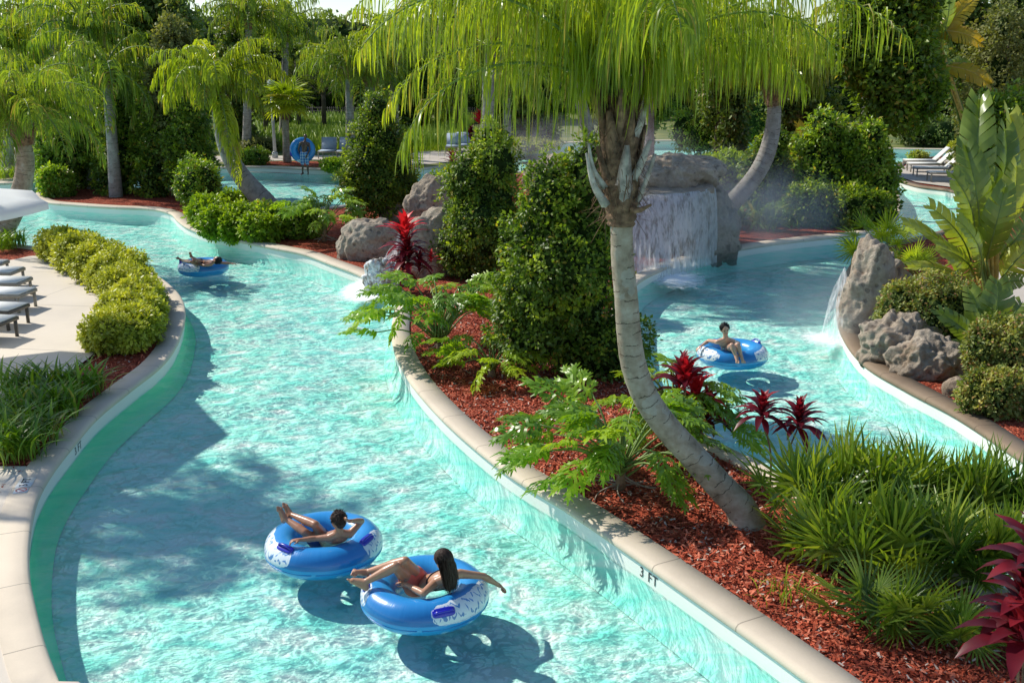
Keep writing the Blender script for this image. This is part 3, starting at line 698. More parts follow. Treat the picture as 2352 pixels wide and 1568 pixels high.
def frond_mesh(c, az, el, L, nl, ll, w, rng, drop=2.0, droop=1.0, segs=5, val=.5, twist=0):
    m = 26; s = np.linspace(0,1,m)
    e = el - drop*s**1.35
    d = np.stack([np.cos(e)*math.cos(az),np.cos(e)*math.sin(az),np.sin(e)],1)
    R_ = np.vstack([c, c+np.cumsum(d[:-1]*L/(m-1),axis=0)])
    T = d
    # leaflets
    t = np.linspace(.10,1,nl); P = np.stack([np.interp(t,s,R_[:,k]) for k in range(3)],1); Tt = unit(np.stack([np.interp(t,s,T[:,k]) for k in range(3)],1))
    S0 = unit(np.cross(Tt, np.array([0,0,1.])+1e-3))
    hz = np.array([-math.sin(az),math.cos(az),0]); S0 = np.where(np.abs(Tt[:,2:3])>.95, hz, S0)
    prof = np.clip(np.sin(math.pi*(t*.86+.13))**.6,.3,1)
    A=[];Wd=[];Sd=[];rr=[]
    for sg in (-1,1):
        out = unit(S0*sg*rng.uniform(.6,1.,(nl,1))+Tt*rng.uniform(.25,.6,(nl,1))+np.array([0,0,1.])*rng.normal(.1,.35,(nl,1)))
        l = ll*prof*rng.uniform(.75,1.1,nl)
        k = segs; tt = np.linspace(0,1,k)
        dn = np.array([0,0,-1.])
        g_ = np.clip(droop*rng.uniform(.75,1.25,nl),0,3)
        wt = 1-np.exp(-2.6*g_[:,None]*tt[None]**1.0)
        dirs = unit(out[:,None]*(1-wt)[...,None]+dn*wt[...,None]+rng.normal(size=(nl,1,3))*.07)
        pts = P[:,None]+np.concatenate([np.zeros((nl,1,3)),np.cumsum(dirs[:,:-1]*(l/(k-1))[:,None,None],1)],1)
        ww = w*np.array([.7]+[1.0]*(k-2)+[.12])[None]*rng.uniform(.7,1.2,(nl,1)) if k>2 else w*np.ones((nl,k))
        rndv = unit(rng.normal(size=(nl,3))*.6+Tt)
        sd = unit(np.cross(dirs, rndv[:,None]))
        A.append(pts);Wd.append(ww);Sd.append(sd);rr.append(np.clip(val+rng.normal(size=nl)*.18,0,1))
    V,F,k2 = strips(np.concatenate(A),np.concatenate(Wd),np.concatenate(Sd))
    r = np.repeat(np.concatenate(rr),k2)
    rv,rf = tube(R_, np.linspace(w*1.3+.012,w*.4+.002,m), 5)
    return V,F,r,rv,rf
def palm(label, trunk, rad, crown, fr, name='queen_palm', group='queen palms', tmat='trunk', fmat='palm', nl=60, ll=.8, w=.014, L=3.0, nf=20, seed=1,
         each=False, boots=None, droop=1.0, els=(-.1,1.35), segs=5, azr=None, trunk_n=16, extra=None, drops=(1.5,2.3)):
    rng = np.random.default_rng(seed); base = np.array(trunk[0])
    t = thing(name, label, 'palm tree', base, 0, group)
    trunkmesh('trunk', trunk, rad, M[tmat], t, n=trunk_n)
    c = np.array(crown)
    if boots: boots(t, trunk, rad, c, rng)
    specs=[]
    for i in range(nf):
        az = i*2.399963+rng.uniform(-.25,.25); q = (i+.5)/nf
        el = els[0]+(els[1]-els[0])*q+rng.uniform(-.1,.1)
        specs.append((az, el, L*rng.uniform(.82,1.08), .35+.45*q+rng.uniform(-.12,.12), None))
    specs += list(extra or [])
    mb = MB(); rb = MB()
    for az,el,l,val,dp in specs:
        V,F,r,rv,rf = frond_mesh(c+rng.normal(size=3)*.04, az, el, l, nl, ll*rng.uniform(.8,1.2), w, rng, drop=(dp if dp is not None else rng.uniform(*drops)), droop=droop*rng.uniform(.75,1.3), segs=segs, val=val)
        if each:
            o = mkobj('frond', V, F, M[fmat], t, rnd=r, world=True)
            s = mkobj('stalk', rv-base, rf, M['twig'], o)
        else: mb.add(V,F,r); rb.add(rv,rf)
    if not each:
        mb.build('crown', M[fmat], t, world=True); rb.build('frond_stalks', M['twig'], t, world=True)
    return t
def tree(label, base, h, lobes, n, size, mat, name='tree', group=None, seed=1, per=5, tr=.18, cat='tree', inner=.62, limbs=7):
    rng=np.random.default_rng(seed); t = thing(name,label,cat,base,0,group)
    P,O,rad,u = lobe_points(lobes,n,rng,.5)
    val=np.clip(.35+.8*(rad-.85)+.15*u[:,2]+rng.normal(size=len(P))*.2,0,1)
    V,F,r = cluster_leaves(P,O,size,per,None,rng,val=val,spread=1.3,flat=.8)
    mkobj('crown',V,F,mat,t,rnd=r)
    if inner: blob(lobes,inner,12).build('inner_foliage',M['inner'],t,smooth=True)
    mb=MB(); top=np.array([lobes[0][0]*.5,lobes[0][1]*.5,lobes[0][2]])
    v,f=tube(catmull([[0,0,0],top*.35+rng.normal(size=3)*.12,top*.7,top],4),np.linspace(tr,tr*.4,13),8); mb.add(v,f)
    for i in range(limbs):
        Lb=lobes[i%len(lobes)]; a=top*rng.uniform(.35,.8); b=np.array(Lb[:3])+rng.normal(size=3)*.2
        v,f=tube(catmull([a,(a+b)/2+[0,0,.2],b],4),np.linspace(tr*.45,tr*.12,9),6); mb.add(v,f)
    mb.build('trunk',M['bark'],t,smooth=True)
    return t
# ------- templates
def fan_template(nb=16, spread=R(105), w=.035, seg=4, droop=.12):
    A=[];W=[];S=[]
    for i in range(nb):
        a = -spread+2*spread*i/(nb-1); l = 1-.22*abs(a/spread)**1.5
        d = np.array([math.sin(a),math.cos(a),0]); tt=np.linspace(0,1,seg)
        p = d[None]*tt[:,None]*l + np.array([0,0,1])*( .10*np.cos(a)*tt-droop*tt**2.5 )[:,None]
        A.append(p); W.append(w*np.array([.35,1,.8,.05])[:seg] if seg==4 else w*np.ones(seg)); sd=np.array([math.cos(a),-math.sin(a),.35*(-1)**i]); S.append(np.tile(unit(sd),(seg,1)))
    V,F,_=strips(np.array(A),np.array(W),np.array(S)); return V,F
FAN = fan_template()
FAN2= fan_template(22,R(160),.05,4,.2)
def fan_plant(name,label,cat,base,nf,h,fl,mat,group,seed,up=(.5,1.3),tmpl=None,lean=None,part='fan_leaf',each=True,stalk='twig',w=1.0,upr=-.05):
    rng=np.random.default_rng(seed); t=thing(name,label,cat,base,0,group); mb=MB(); sb=MB()
    tv,tf = tmpl or FAN
    for i in range(nf):
        az=i*2.4+rng.uniform(-.5,.5); el=rng.uniform(*up); hh=h*rng.uniform(.45,1.05)
        d=np.array([math.cos(az)*math.cos(el),math.sin(az)*math.cos(el),math.sin(el)])
        if lean is not None: d=unit(d+np.array(lean)*rng.uniform(.3,1))
        b0=rng.normal(size=3)*[.06,.06,0]; p=b0+d*hh; mid=b0+d*hh*.5+[0,0,hh*.08]
        sv,sf=tube([b0,mid,p],[.009,.007,.006],5)
        dirl=unit(d+rng.normal(size=3)*.3+[0,0,upr]); upv=unit(rng.normal(size=3)*.5+np.array([-d[0],-d[1],.9-upr*1.1]))
        V,F,r=place(tv*[w,1,1],tf,p[None],frames(dirl[None],upv[None]),np.array([fl*rng.uniform(.75,1.15)]),np.array([rng.uniform(0,1)]))
        r=np.clip(r+rng.normal(size=len(r)).repeat(1)*.05,0,1)
        if each:
            o=mkobj(part,V,F,mat,t,rnd=r); mkobj('stalk',sv,sf,M[stalk],o)
        else: mb.add(V,F,r); sb.add(sv,sf)
    if not each: mb.build('fan_leaves',mat,t); sb.build('stalks',M[stalk],t)
    return t
def phil_template():
    A=[];W=[];S=[]
    n=10
    mid=lambda y: np.array([0,y,.10*math.sin(y*2.6)-.28*y*y])
    tt=np.linspace(0,1,4)
    for i in range(n):
        y=.0+.92*i/(n-1); L=(.56*math.sin(math.pi*min(1,.22+.78*(1-y)*.9))**.8+.1)*(.82 if i else .6)*(1+.18*math.sin(i*2.3))
        for sg in (-1,1):
            a=R(100-75*y); d=np.array([sg*math.sin(a),math.cos(a),0])
            p=mid(y)[None]+d[None]*(tt*L)[:,None]+np.array([0,1,0])*(.08*tt**2)[:,None]+np.array([0,0,1])*(.07*np.sin(tt*5+i*1.9)-.20*tt**2)[:,None]
            A.append(p);W.append(np.array([.036,.045,.062,.014]));S.append(np.tile(unit(np.array([-d[1]*sg,abs(d[0]),.25*(-1)**i])),(4,1)))
            for q,(ta,lb) in enumerate(((.45,.45),(.7,.35))):   # side fingers
                for s2 in (-1,1):
                    p0=mid(y)+d*ta*L+np.array([0,.08*ta**2,-.16*ta**2]); a2=a+s2*R(42); d2=np.array([sg*math.sin(a2),math.cos(a2),0])
                    p=p0[None]+d2[None]*(tt*L*lb)[:,None]+np.array([0,0,-.05])*(tt**2)[:,None]
                    A.append(p);W.append(np.array([.02,.032,.026,.006]));S.append(np.tile(unit(np.array([-d2[1]*sg,abs(d2[0]),.26])),(4,1)))
    y=np.linspace(0,1,4); A.append(np.array([mid(q) for q in y]));W.append(np.array([.05,.055,.05,.01]));S.append(np.tile(np.array([1.,0,0]),(4,1)))
    V,F,_=strips(np.array(A),np.array(W),np.array(S)); return V,F
PHIL=phil_template()
def phil(label,base,nf,h,fl,mat,seed,roots=True,trunk_h=.25,els=(.35,1.25),azs=None,group='split-leaf philodendrons',extra=()):
    rng=np.random.default_rng(seed); t=thing('philodendron',label,'plant',base,0,group)
    specs=[]
    for i in range(nf):
        az=(i*2.4+rng.uniform(-.3,.3)) if azs is None else rng.uniform(*azs)
        specs.append((az,rng.uniform(*els),h*rng.uniform(.7,1.1),fl*rng.uniform(.75,1.15)))
    specs+=list(extra)
    for az,el,hh,fs in specs:
        d=np.array([math.cos(az)*math.cos(el),math.sin(az)*math.cos(el),math.sin(el)]); b0=np.array([rng.normal()*.03,rng.normal()*.03,trunk_h*rng.uniform(.5,1)])
        p=b0+d*hh+[0,0,-.10*hh]; mid=b0+d*hh*.55+[0,0,.06]
        sv,sf=tube(catmull([b0,mid,p],4),np.linspace(.016,.009,9),6)
        dl=unit(np.array([math.cos(az),math.sin(az),-.05+.35*(el-.8)])+rng.normal(size=3)*.22); up=unit(np.array([0,0,1.])+rng.normal(size=3)*.3)
        V,F,r=place(PHIL[0],PHIL[1],p[None],frames(dl[None],up[None]),np.array([fs]),np.array([rng.uniform(.1,.9)]))
        r=np.clip(r+np.repeat(rng.normal(size=len(r)//8+1)*.1,8)[:len(r)],0,1)
        o=mkobj('leaf',V,F,mat,t,rnd=r); mkobj('stalk',sv,sf,M['twig'],o)
    mb=MB(); v,f=tube([[0,0,-.03],[0.01,0,trunk_h*.5],[0,0,trunk_h]],[.07,.055,.05],9); mb.add(v,f); mb.build('trunk',M['stalk_b'],t,smooth=True)
    if roots:
        mb=MB()
        for i in range(13):
            a=rng.uniform(0,6.28); l=rng.uniform(.2,.55); z0=rng.uniform(.02,.18)
            q=[np.array([0,0,z0]),np.array([math.cos(a)*l*.3,math.sin(a)*l*.3,z0*.6]),np.array([math.cos(a+.2)*l*.7,math.sin(a+.2)*l*.7,.03]),np.array([math.cos(a+.35)*l,math.sin(a+.35)*l,.0])]
            v,f=tube(catmull(q,4),np.linspace(.012,.005,13),5); mb.add(v,f)
        mb.build('aerial_roots',M['root'],t)
    return t
def lance_template(w=.12,arch=.3,seg=6,fold=.25):
    V=[];F=[]
    for i in range(seg):
        y=i/(seg-1); ww=w*(math.sin(math.pi*min(1,(y*.92+.06)))**.75)
        if i==seg-1: ww=.002
        z=.22*math.sin(y*2.2)-arch*y*y
        V+= [[-ww,y,z+ww*fold],[0,y,z],[ww,y,z+ww*fold]]
    for i in range(seg-1):
        a=3*i; F+=[[a,a+1,a+4,a+3],[a+1,a+2,a+5,a+4]]
    return np.array(V,float),np.array(F)
LANCE=lance_template(); BLADE=lance_template(.028,.55,7,.4)
def ti_head(c,n,L,rng,mat,parent,name='leaf_rosette',elr=(-.2,1.4),val=.5,w=1.0):
    i=np.arange(n); az=i*2.4+rng.uniform(-.2,.2,n); q=i/(n-1.0); el=elr[0]+(elr[1]-elr[0])*q+rng.normal(size=n)*.1
    d=np.stack([np.cos(el)*np.cos(az),np.cos(el)*np.sin(az),np.sin(el)],1)
    P=np.array(c)[None]+np.c_[np.zeros((n,2)),q*.14*L/.35]
    sc=L*(1-.35*q)*rng.uniform(.85,1.15,n)
    V,F,r=place(LANCE[0]*[w,1,1],LANCE[1],P,frames(d,np.array([0,0,1.])),sc,np.clip(val+.25*(q-.3)+rng.normal(size=n)*.2,0,1))
    return mkobj(name,V,F,mat,parent,rnd=r)
def ti_plant(label,base,stems,group='red ti plants',seed=1,w=1.0):
    """stems: list of (top offset xyz, n, L, mat, elr)"""
    rng=np.random.default_rng(seed); t=thing('ti_plant',label,'plant',base,0,group)
    for (o,n,L,mat,elr) in stems:
        o=np.array(o,float); b=o*[.1,.1,0]; 
        v,f=tube(catmull([b,o*[.3,.3,.5]+rng.normal(size=3)*.02,o],5),np.linspace(.014,.009,11),6); s=mkobj('stem',v,f,M['stalk_b'],t,smooth=True)
        ti_head(o-[0,0,.03],n,L,rng,M[mat],t,elr=elr,w=w)
    return t
def grass_clump(label,base,n,L,mat,seed,name='lily_turf',group='strap leaved clumps on the left bank',spread=.14,w=1.0,els=(.75,1.45)):
    rng=np.random.default_rng(seed); t=thing(name,label,'plant',base,0,group)
    az=rng.uniform(0,6.28,n); el=rng.uniform(*els,n); d=np.stack([np.cos(el)*np.cos(az),np.cos(el)*np.sin(az),np.sin(el)],1)
    P=np.c_[rng.normal(size=(n,2))*spread,np.zeros(n)]
    V,F,r=place(BLADE[0]*[w,1,1],BLADE[1],P,frames(d,np.array([0,0,1.])),L*rng.uniform(.6,1.15,n),rng.uniform(0,1,n))
    mkobj('blades',V,F,mat,t,rnd=r); return t
def strel_leaf(L,wd,rng,tears=13):
    """paddle leaf along +y from the origin, torn into strips along its side veins"""
    V=[];F=[]
    mid=lambda y: np.array([0,y*L,.16*L*math.sin(y*2.2)-.30*L*y**2.4])
    n=tears
    for sg in (-1,1):
        for i in range(n):
            y0=i/n*.94+.02; y1=(i+1)/n*.94+.02; gap=rng.uniform(.0,.45) if rng.random()<.6 else 0
            wp=lambda y: wd*math.sin(math.pi*min(1,y*.86+.12))**.55
            dz=rng.uniform(-.45,-.10); k=4; b=len(V)
            for j in range(k):
                u=j/(k-1); sw=.16*u*L
                for y in (y0,y1-(y1-y0)*gap*u):
                    p=mid(y)+np.array([sg*wp(y)*u, sw*.7, .10*wd*math.sin(u*3)+dz*wp(y)*u*u]); V.append(p)
            for j in range(k-1):
                a=b+2*j; F.append([a,a+1,a+3,a+2] if sg>0 else [a,a+2,a+3,a+1])
    v2=[mid(y) for y in np.linspace(0,1,8)]; tv,tf=tube(v2,np.linspace(.022,.006,8),5,cap=False)
    return np.array(V),np.array(F),tv,tf
# ------------------------------------------------------------------ rocks and falling water
import bmesh
def ico(sub):
    bm=bmesh.new(); bmesh.ops.create_icosphere(bm,subdivisions=sub,radius=1); v=np.array([x.co[:] for x in bm.verts]); f=np.array([[x.index for x in q.verts] for q in bm.faces]); bm.free(); return v,f
ICO=ico(6)
def rock(label,c,rad,seed,name='rock',amp=.32,rz=0,group='rocks',freq=1.5,cat='rock',sharp=1.0):
    v,f=ICO; rad=np.array(rad,float); c=np.array(c,float)
    o=Vector((seed*3.7,seed*1.3,seed*.7)); d=np.empty(len(v))
    for i,p in enumerate(v):
        q=Vector(p*rad)*freq/ (max(rad)**.6)+o
        d[i]=amp*(mnoise.fractal(q,1.0,2.1,3)*.8+ .35*(1-abs(mnoise.noise(q*2.3))*2)*sharp*.5)+.028*mnoise.noise(Vector(p*rad)*9+o)-.07*max(0,mnoise.noise(Vector(p*rad)*6+o)-.18)
    w=v*rad*(1+d)[:,None]
    cs,sn=math.cos(rz),math.sin(rz); w=np.stack([w[:,0]*cs-w[:,1]*sn,w[:,0]*sn+w[:,1]*cs,w[:,2]],1)
    o=mkobj(name,w,f,M['rock'],smooth=True); o.location=tuple(c); tag(o,label,cat,group); return o
def rock_px(label,x0,x1,yt,yb,seed,dep=.8,zb=0.1,**kw):
    fr=G((x0+x1)/2,yb,zb); s=pxm(fr); rx=(x1-x0)/2/s; c=fr+np.array([0,rx*dep*.9,0]); rx=(x1-x0)/2/pxm(c)
    zt=D((x0+x1)/2,yt,c[1])[2]; hz=(zt-zb); c[0]=D((x0+x1)/2,(yt+yb)/2,c[1])[0]
    return rock(label,(c[0],c[1],zb+hz*.38),(rx*.95,rx*dep,hz*.66),seed,**kw)
# left cascade
rock_px('low brown boulder left of the small cascade, sloping to the coping',765,935,505,612,3,dep=.55,amp=.28)
rock_px('big dark boulder above and behind the small cascade',925,1065,412,520,5,dep=.6,zb=.5,amp=.25)
rock_px('pale rough boulder right of the small cascade, behind the tall red plant',925,1050,490,650,8,dep=.6,amp=.3)
rock_px('tan boulder top showing between the two tall leafy shrubs',1205,1340,360,450,12,dep=.6,zb=1.0,amp=.22)
rock_f=rock_px('low wet rock under the white foam of the small cascade',836,928,598,690,21,dep=.6,zb=-.1,amp=.34,freq=2.6); ROCKF=rock_f

rock_px('low grey boulder at the back of the left bed below the dark bush',870,960,470,520,14,dep=.6,amp=.2)
# grotto of the big waterfall
gb=G(1560,602,0.0)
rock('broad grey rock wall behind the big waterfall',gb+np.array([-.05,.62,.35]),(1.55,.85,1.6),31,amp=.24,name='rock',freq=2.2)
rock('rounded pitted boulder crowning the big waterfall',D(1552,402,gb[1]+.95),(1.2,.85,.52),33,amp=.3,freq=2.0)
rock('tall grey pillar rock at the right side of the big waterfall',gb+np.array([1.05,1.32,.25]),(.72,.95,1.45),35,amp=.3,freq=2.0)
rock('low grey rock behind the foot of the big waterfall',gb+np.array([-.75,.42,.1]),(1.0,.62,.85),36,amp=.2)
rock('grey rock shoulder at the left end of the big waterfall',gb+np.array([-1.5,.4,.3]),(.7,.7,1.45),37,amp=.2)
def sheet_between(name,top,bot,mat,label,cat,n=40,m=24,bulge=.25,group=None):
    T=resample(catmull(top,8),1e9) if False else catmull(top,8); B=catmull(bot,8)
    s=np.linspace(0,1,n); f=lambda Q:np.stack([np.interp(s,np.linspace(0,1,len(Q)),Q[:,k]) for k in range(3)],1)
    T=f(T);B=f(B); t=np.linspace(0,1,m)
    # ballistic: horizontal goes fast first, drop is quadratic
    V=T[:,None]+(B-T)[:,None]*np.stack([np.sqrt(t+1e-6)]*2+[t**1.25],1)[None]
    V=V+np.array([0,-1,0])*(.03*np.sin(np.arange(n)[:,None]*1.7)*t[None]**.5)[...,None]
    w=np.linalg.norm(T[-1]-T[0]); h=np.linalg.norm(B[0]-T[0])
    UV=np.stack(np.broadcast_arrays((s*w)[:,None],(t*h)[None]),-1).reshape(-1,2)
    i=np.arange(n-1)[:,None]*m; j=np.arange(m-1)[None]; F=np.stack([i+j,i+m+j,i+m+j+1,i+j+1],-1).reshape(-1,4)
    return tag(mkobj(name,V.reshape(-1,3),F,mat,uv=UV,smooth=True),label,cat,group)
Yl=gb[1]-.40
lip=[D(1455,452,Yl+.1),D(1500,447,Yl),D(1560,443,Yl),D(1610,437,Yl+.05),D(1640,430,Yl+.25)]
sheet_between('waterfall',lip,[G(1450,658,0),G(1505,645,0),G(1560,630,0),G(1610,615,0),G(1648,602,0)],M['fall'],'wide curtain of falling water in front of the grey rocks','waterfall',n=70)
# lip ledge
led=MB(); L5=np.array(lip); L5=catmull(lip,6); n=len(L5)
prof=[(.0,-.16),(-.05,-.1),(-.06,-.03),(.0,.01),(.5,.06),(.9,.1)]
V=[];F=[]
for i,p in enumerate(L5):
    for a,z in prof: V.append(p+np.array([0,a+.02*math.sin(i*1.3),z+.012*math.sin(i*2.1)]))
for i in range(n-1):
    for j in range(5): a=i*6+j; F.append([a,a+6,a+7,a+1])
tag(mkobj('rock_ledge',np.array(V),np.array(F),M['rock'],smooth=True),'flat wet stone ledge the big waterfall runs over','rock')
# right boulders
rock_px('tall pitted boulder with water running down its left side',1934,2068,572,800,41,dep=.7,zb=.0,amp=.34,freq=2.4)
rock_px('darker boulder leaning behind the tall pitted one',2010,2100,610,720,43,dep=.7,zb=.3,amp=.3)
rock_px('long low pale boulder along the right coping',1975,2150,728,872,45,dep=.75,zb=.0,amp=.38,freq=2.4)
rock_px('big rounded boulder at the end of the right coping rocks',2040,2215,778,905,47,dep=.75,zb=.0,amp=.36,freq=2.4)
rock_px('small tan stone beside the right coping, below the leafy shrub',2165,2235,865,925,49,dep=.7,zb=.15,amp=.25)
rock_px('small black lava stone behind the tall pitted boulder',2095,2145,640,680,51,dep=.7,zb=.35,amp=.35)
rock_px('half hidden stone under the lowest leafy shrub on the right',2230,2300,900,962,53,dep=.6,zb=.15,amp=.3)
sheet_between('small_waterfall',[D(1926,640,G(1930,700)[1]+.3),D(1940,612,G(1930,700)[1]+.4)],[G(1885,775,0),G(1952,800,0)],M['fall2'],'thin white fall running off the tall pitted boulder on the right','waterfall',n=20)
sheet_between('small_waterfall',[D(905,560,G(905,600)[1]),D(918,556,G(905,600)[1])],[G(862,668,.02),G(905,690,.02)],M['fall2'],'white cascade between the boulders left of the tall red plant','waterfall',n=24)
sheet_between('small_waterfall',[D(930,512,G(930,590)[1]),D(955,515,G(930,590)[1])],[D(905,585,G(905,600)[1]),D(920,590,G(905,600)[1])],M['fall2'],'upper trickle of the small cascade between two boulders','waterfall',n=16)
def foam(label,x0,x1,y0,y1,seed,amp=1.0,z=.012):
    c=G((x0+x1)/2,(y0+y1)/2,z); a=(G(x1,(y0+y1)/2,z)-G(x0,(y0+y1)/2,z))[0]/2; b=(G((x0+x1)/2,y0,z)-G((x0+x1)/2,y1,z))[1]/2
    n,m=48,14; V=[];r=[]
    for j in range(m):
        q=j/(m-1)
        for i in range(n):
            t=i/n*2*math.pi; V.append(c+np.array([a*q*math.cos(t),b*q*math.sin(t),.02*mnoise.noise(Vector((math.cos(t)*q*4+seed,math.sin(t)*q*4,0)))*(1-q)+ .03*(1-q)])); r.append(amp*(1-q**1.3))
    F=[[j*n+i,j*n+(i+1)%n,(j+1)*n+(i+1)%n,(j+1)*n+i] for j in range(m-1) for i in range(n)]
    tag(mkobj('foam',np.array(V),np.array(F),M['foam'],rnd=np.array(r),smooth=True),label,'foam')
foam('white foam churning at the foot of the small cascade',752,935,628,708,2,1.5)
ROCKF.data.materials[0]=M['rock_f']
foam('white foam where the right fall meets the channel',1800,1985,745,815,5,1.0)
foam('bluish spray at the foot of the big waterfall',1420,1680,598,682,9,1.0)
foam('pale foam band drifting along the right coping below the boulder',1900,2060,790,880,11,.6)

# ------------------------------------------------------------------ big palms
B1=g(1722,1195); Y1=B1[1]
def px_path(pts, Y): return [D(x,y,Y) for x,y in pts]
t1=[B1-[0,0,.12],*px_path([(1700,1165),(1650,1112),(1590,1045),(1535,985),(1485,915),(1456,840),(1444,760),(1438,680),(1430,600),(1428,540),(1427,490)],Y1)]
c1=D(1420,212,Y1)
def boots1(t,trunk,rad,c,rng):
    a=np.array(trunk[-1]); ax=c-a; L=np.linalg.norm(ax)
    v,f=tube(catmull([a-[0,0,.12],a,a+ax*.25,a+ax*.55,a+ax*.9],5),np.interp(np.linspace(0,1,21),[0,.25,.5,.8,1],[.13,.15,.175,.18,.13])*(1+.08*np.sin(np.arange(21)*2.1)),14)
    mkobj('crown_shaft',v,f,M['boot'],t,smooth=True,world=True)
    for i in range(20):
        az=i*2.4+rng.uniform(-.2,.2); q=.02+.80*i/19; o=np.array([math.cos(az),math.sin(az),0]); p0=a+ax*q+o*.13
        l=rng.uniform(.35,.75)*(1.0 if q<.6 else .8); til=rng.uniform(.15,.45)
        pts=np.array([p0+o*(til*l*s**1.4+.03*math.sin(s*3))+np.array([0,0,l*s]) for s in np.linspace(0,1,7)])
        wd=np.interp(np.linspace(0,1,7),[0,.3,.8,1],[.12,.095,.05,.025])*rng.uniform(.8,1.15); sd=np.array([-o[1],o[0],0])
        V=[];F=[]
        for k,p in enumerate(pts):
            th=.028*(1-k/8); V+=[p-sd*wd[k]-o*.03,p+o*th,p+sd*wd[k]-o*.03,p-o*.02]
        for k in range(6):
            for j in range(4): F.append([4*k+j,4*k+(j+1)%4,4*k+4+(j+1)%4,4*k+4+j])
        F.append([24,25,26,27])
        mkobj('boot',np.array(V),np.array(F),M['boot_g' if rng.random()<.18 else 'boot'],t,world=True)
    for (sx,sy,ex,ey,wd) in ((1392,470,1347,352,.05),(1388,430,1352,330,.04),(1452,480,1496,470,.045)):
        p=D(sx,sy,Y1-.12); q=D(ex,ey,Y1-.28); m=(p+q)/2+np.array([-.03,-.02,-.03]); P=catmull([p,m,q],4)
        v,f=tube(P,np.linspace(wd,.012,9),5); mkobj('broken_stalk',v,f,M['boot_g' if sx<1450 else 'boot'],t,world=True)
    n=700; az=rng.uniform(0,6.28,n); q=rng.uniform(-.05,1.0,n); o=np.stack([np.cos(az),np.sin(az),np.zeros(n)],1)
    P0=a+ax*q[:,None]+o*.17; l=rng.uniform(.1,.35,n); d=unit(o*rng.uniform(.1,.9,(n,1))+np.stack([rng.normal(size=n)*.5,rng.normal(size=n)*.5,rng.normal(.1,.8,n)],1))
    pts=P0[:,None]+d[:,None]*(np.linspace(0,1,4)[None]*l[:,None])[...,None]+np.array([0,0,-.12])*(np.linspace(0,1,4)**2)[None,:,None]*l[:,None,None]
    V,F,k2=strips(pts,np.tile([.005,.004,.003,.001],(n,1)),np.tile(unit(np.cross(d,[0,0,1.]))[:,None],(1,4,1)))
    mkobj('fibre',V,F,M['fibre'],t,world=True)
extra1=[(R(180),.62,2.55,.7,1.75),(R(194),.5,2.5,.45,1.8),(R(168),.95,3.0,.8,2.0),(R(205),.9,2.9,.65,1.9),(R(183),1.15,3.1,.8,2.1),(R(8),.7,2.2,.6,1.8),(R(-15),.95,2.3,.6,1.9),(R(-50),1.35,2.2,.8,1.5),(R(-140),1.25,2.6,.8,1.7)]
palm('nearest and tallest palm with a curved pale trunk rising from the mulch',t1,[.20,.162,.148,.141,.137,.133,.128,.121,.116,.113,.11,.108],c1,None,nl=78,ll=.88,w=.0066,L=2.9,nf=16,drops=(1.2,2.0),seed=11,each=True,boots=boots1,droop=1.7,els=(.8,1.5),segs=6,extra=extra1,trunk_n=28)
# second palm, behind the waterfall
Y2=G(1668,500,.5)[1]-.2
def boots_small(sc):
    def fn(t,trunk,rad,c,rng):
        a=np.array(trunk[-1]); ax=(c-a)*.9; mb=MB()
        v,f=tube(catmull([a-[0,0,.08],a+ax*.3,a+ax*.7,a+ax],5),np.interp(np.linspace(0,1,16),[0,.4,.8,1],[rad[-1],rad[-1]*1.35,rad[-1]*1.3,rad[-1]*.7]),12); mb.add(v,f)
        for i in range(10):
            az=i*2.4; q=.8*i/10; o=np.array([math.cos(az),math.sin(az),0]); p0=a+ax*q+o*rad[-1]; l=.45*sc*rng.uniform(.7,1.2)
            v,f=tube([p0,p0+o*l*.18+[0,0,l*.5],p0+o*l*.5+[0,0,l]],[.07*sc,.055*sc,.02*sc],5); mb.add(v,f)
        mb.build('crown_shaft',M['boot'],t,world=True)
    return fn
t2=px_path([(1650,520),(1672,478),(1706,440),(1740,396),(1762,350),(1774,300),(1778,262),(1778,240)],Y2)
palm('leaning palm with a smooth grey trunk right of the big waterfall',t2,[.27,.27,.26,.25,.24,.22,.20,.19],D(1778,160,Y2),None,nl=66,ll=1.15,w=.0105,L=2.0,nf=22,seed=22,drops=(1.4,2.2),boots=boots_small(1.5),droop=1.9,els=(.35,1.45),fmat='palm',segs=5,tmat='trunk2')
# leaning palm left of centre
Y3=G(628,505)[1]
t3=px_path([(632,500),(612,470),(585,440),(555,405),(530,365),(514,325),(505,285),(499,250)],Y3)
palm('palm with a strongly curved blue-grey trunk rising out of lime shrubs, left of centre',t3,[.36,.33,.31,.28,.25,.22,.19,.16],D(492,190,Y3),None,nl=66,ll=.8,w=.015,L=2.3,nf=17,seed=33,boots=boots_small(1.0),droop=1.6,els=(.3,1.35),fmat='palm',tmat='trunk2',
     extra=[(R(8),.75,2.6,.8,1.9),(R(172),.75,2.4,.75,2.1),(R(-60),-.5,2.2,.8,1.3),(R(-40),-1.0,3.0,.75,.5),(R(-50),-.9,2.6,.8,.6),(R(185),.35,2.0,.7,2.0)])
Y4=G(-5,562)[1]
t4=px_path([(-14,562),(8,522),(32,480),(48,440),(56,400),(58,362),(52,330)],Y4)
palm('palm curving up behind the white parasol at the far left',t4,[.33,.3,.27,.25,.23,.22,.2],D(48,262,Y4),None,nl=60,ll=.8,w=.013,L=2.5,nf=26,seed=44,boots=boots_small(1.5),droop=1.2,els=(.1,1.4),fmat='palm_d')
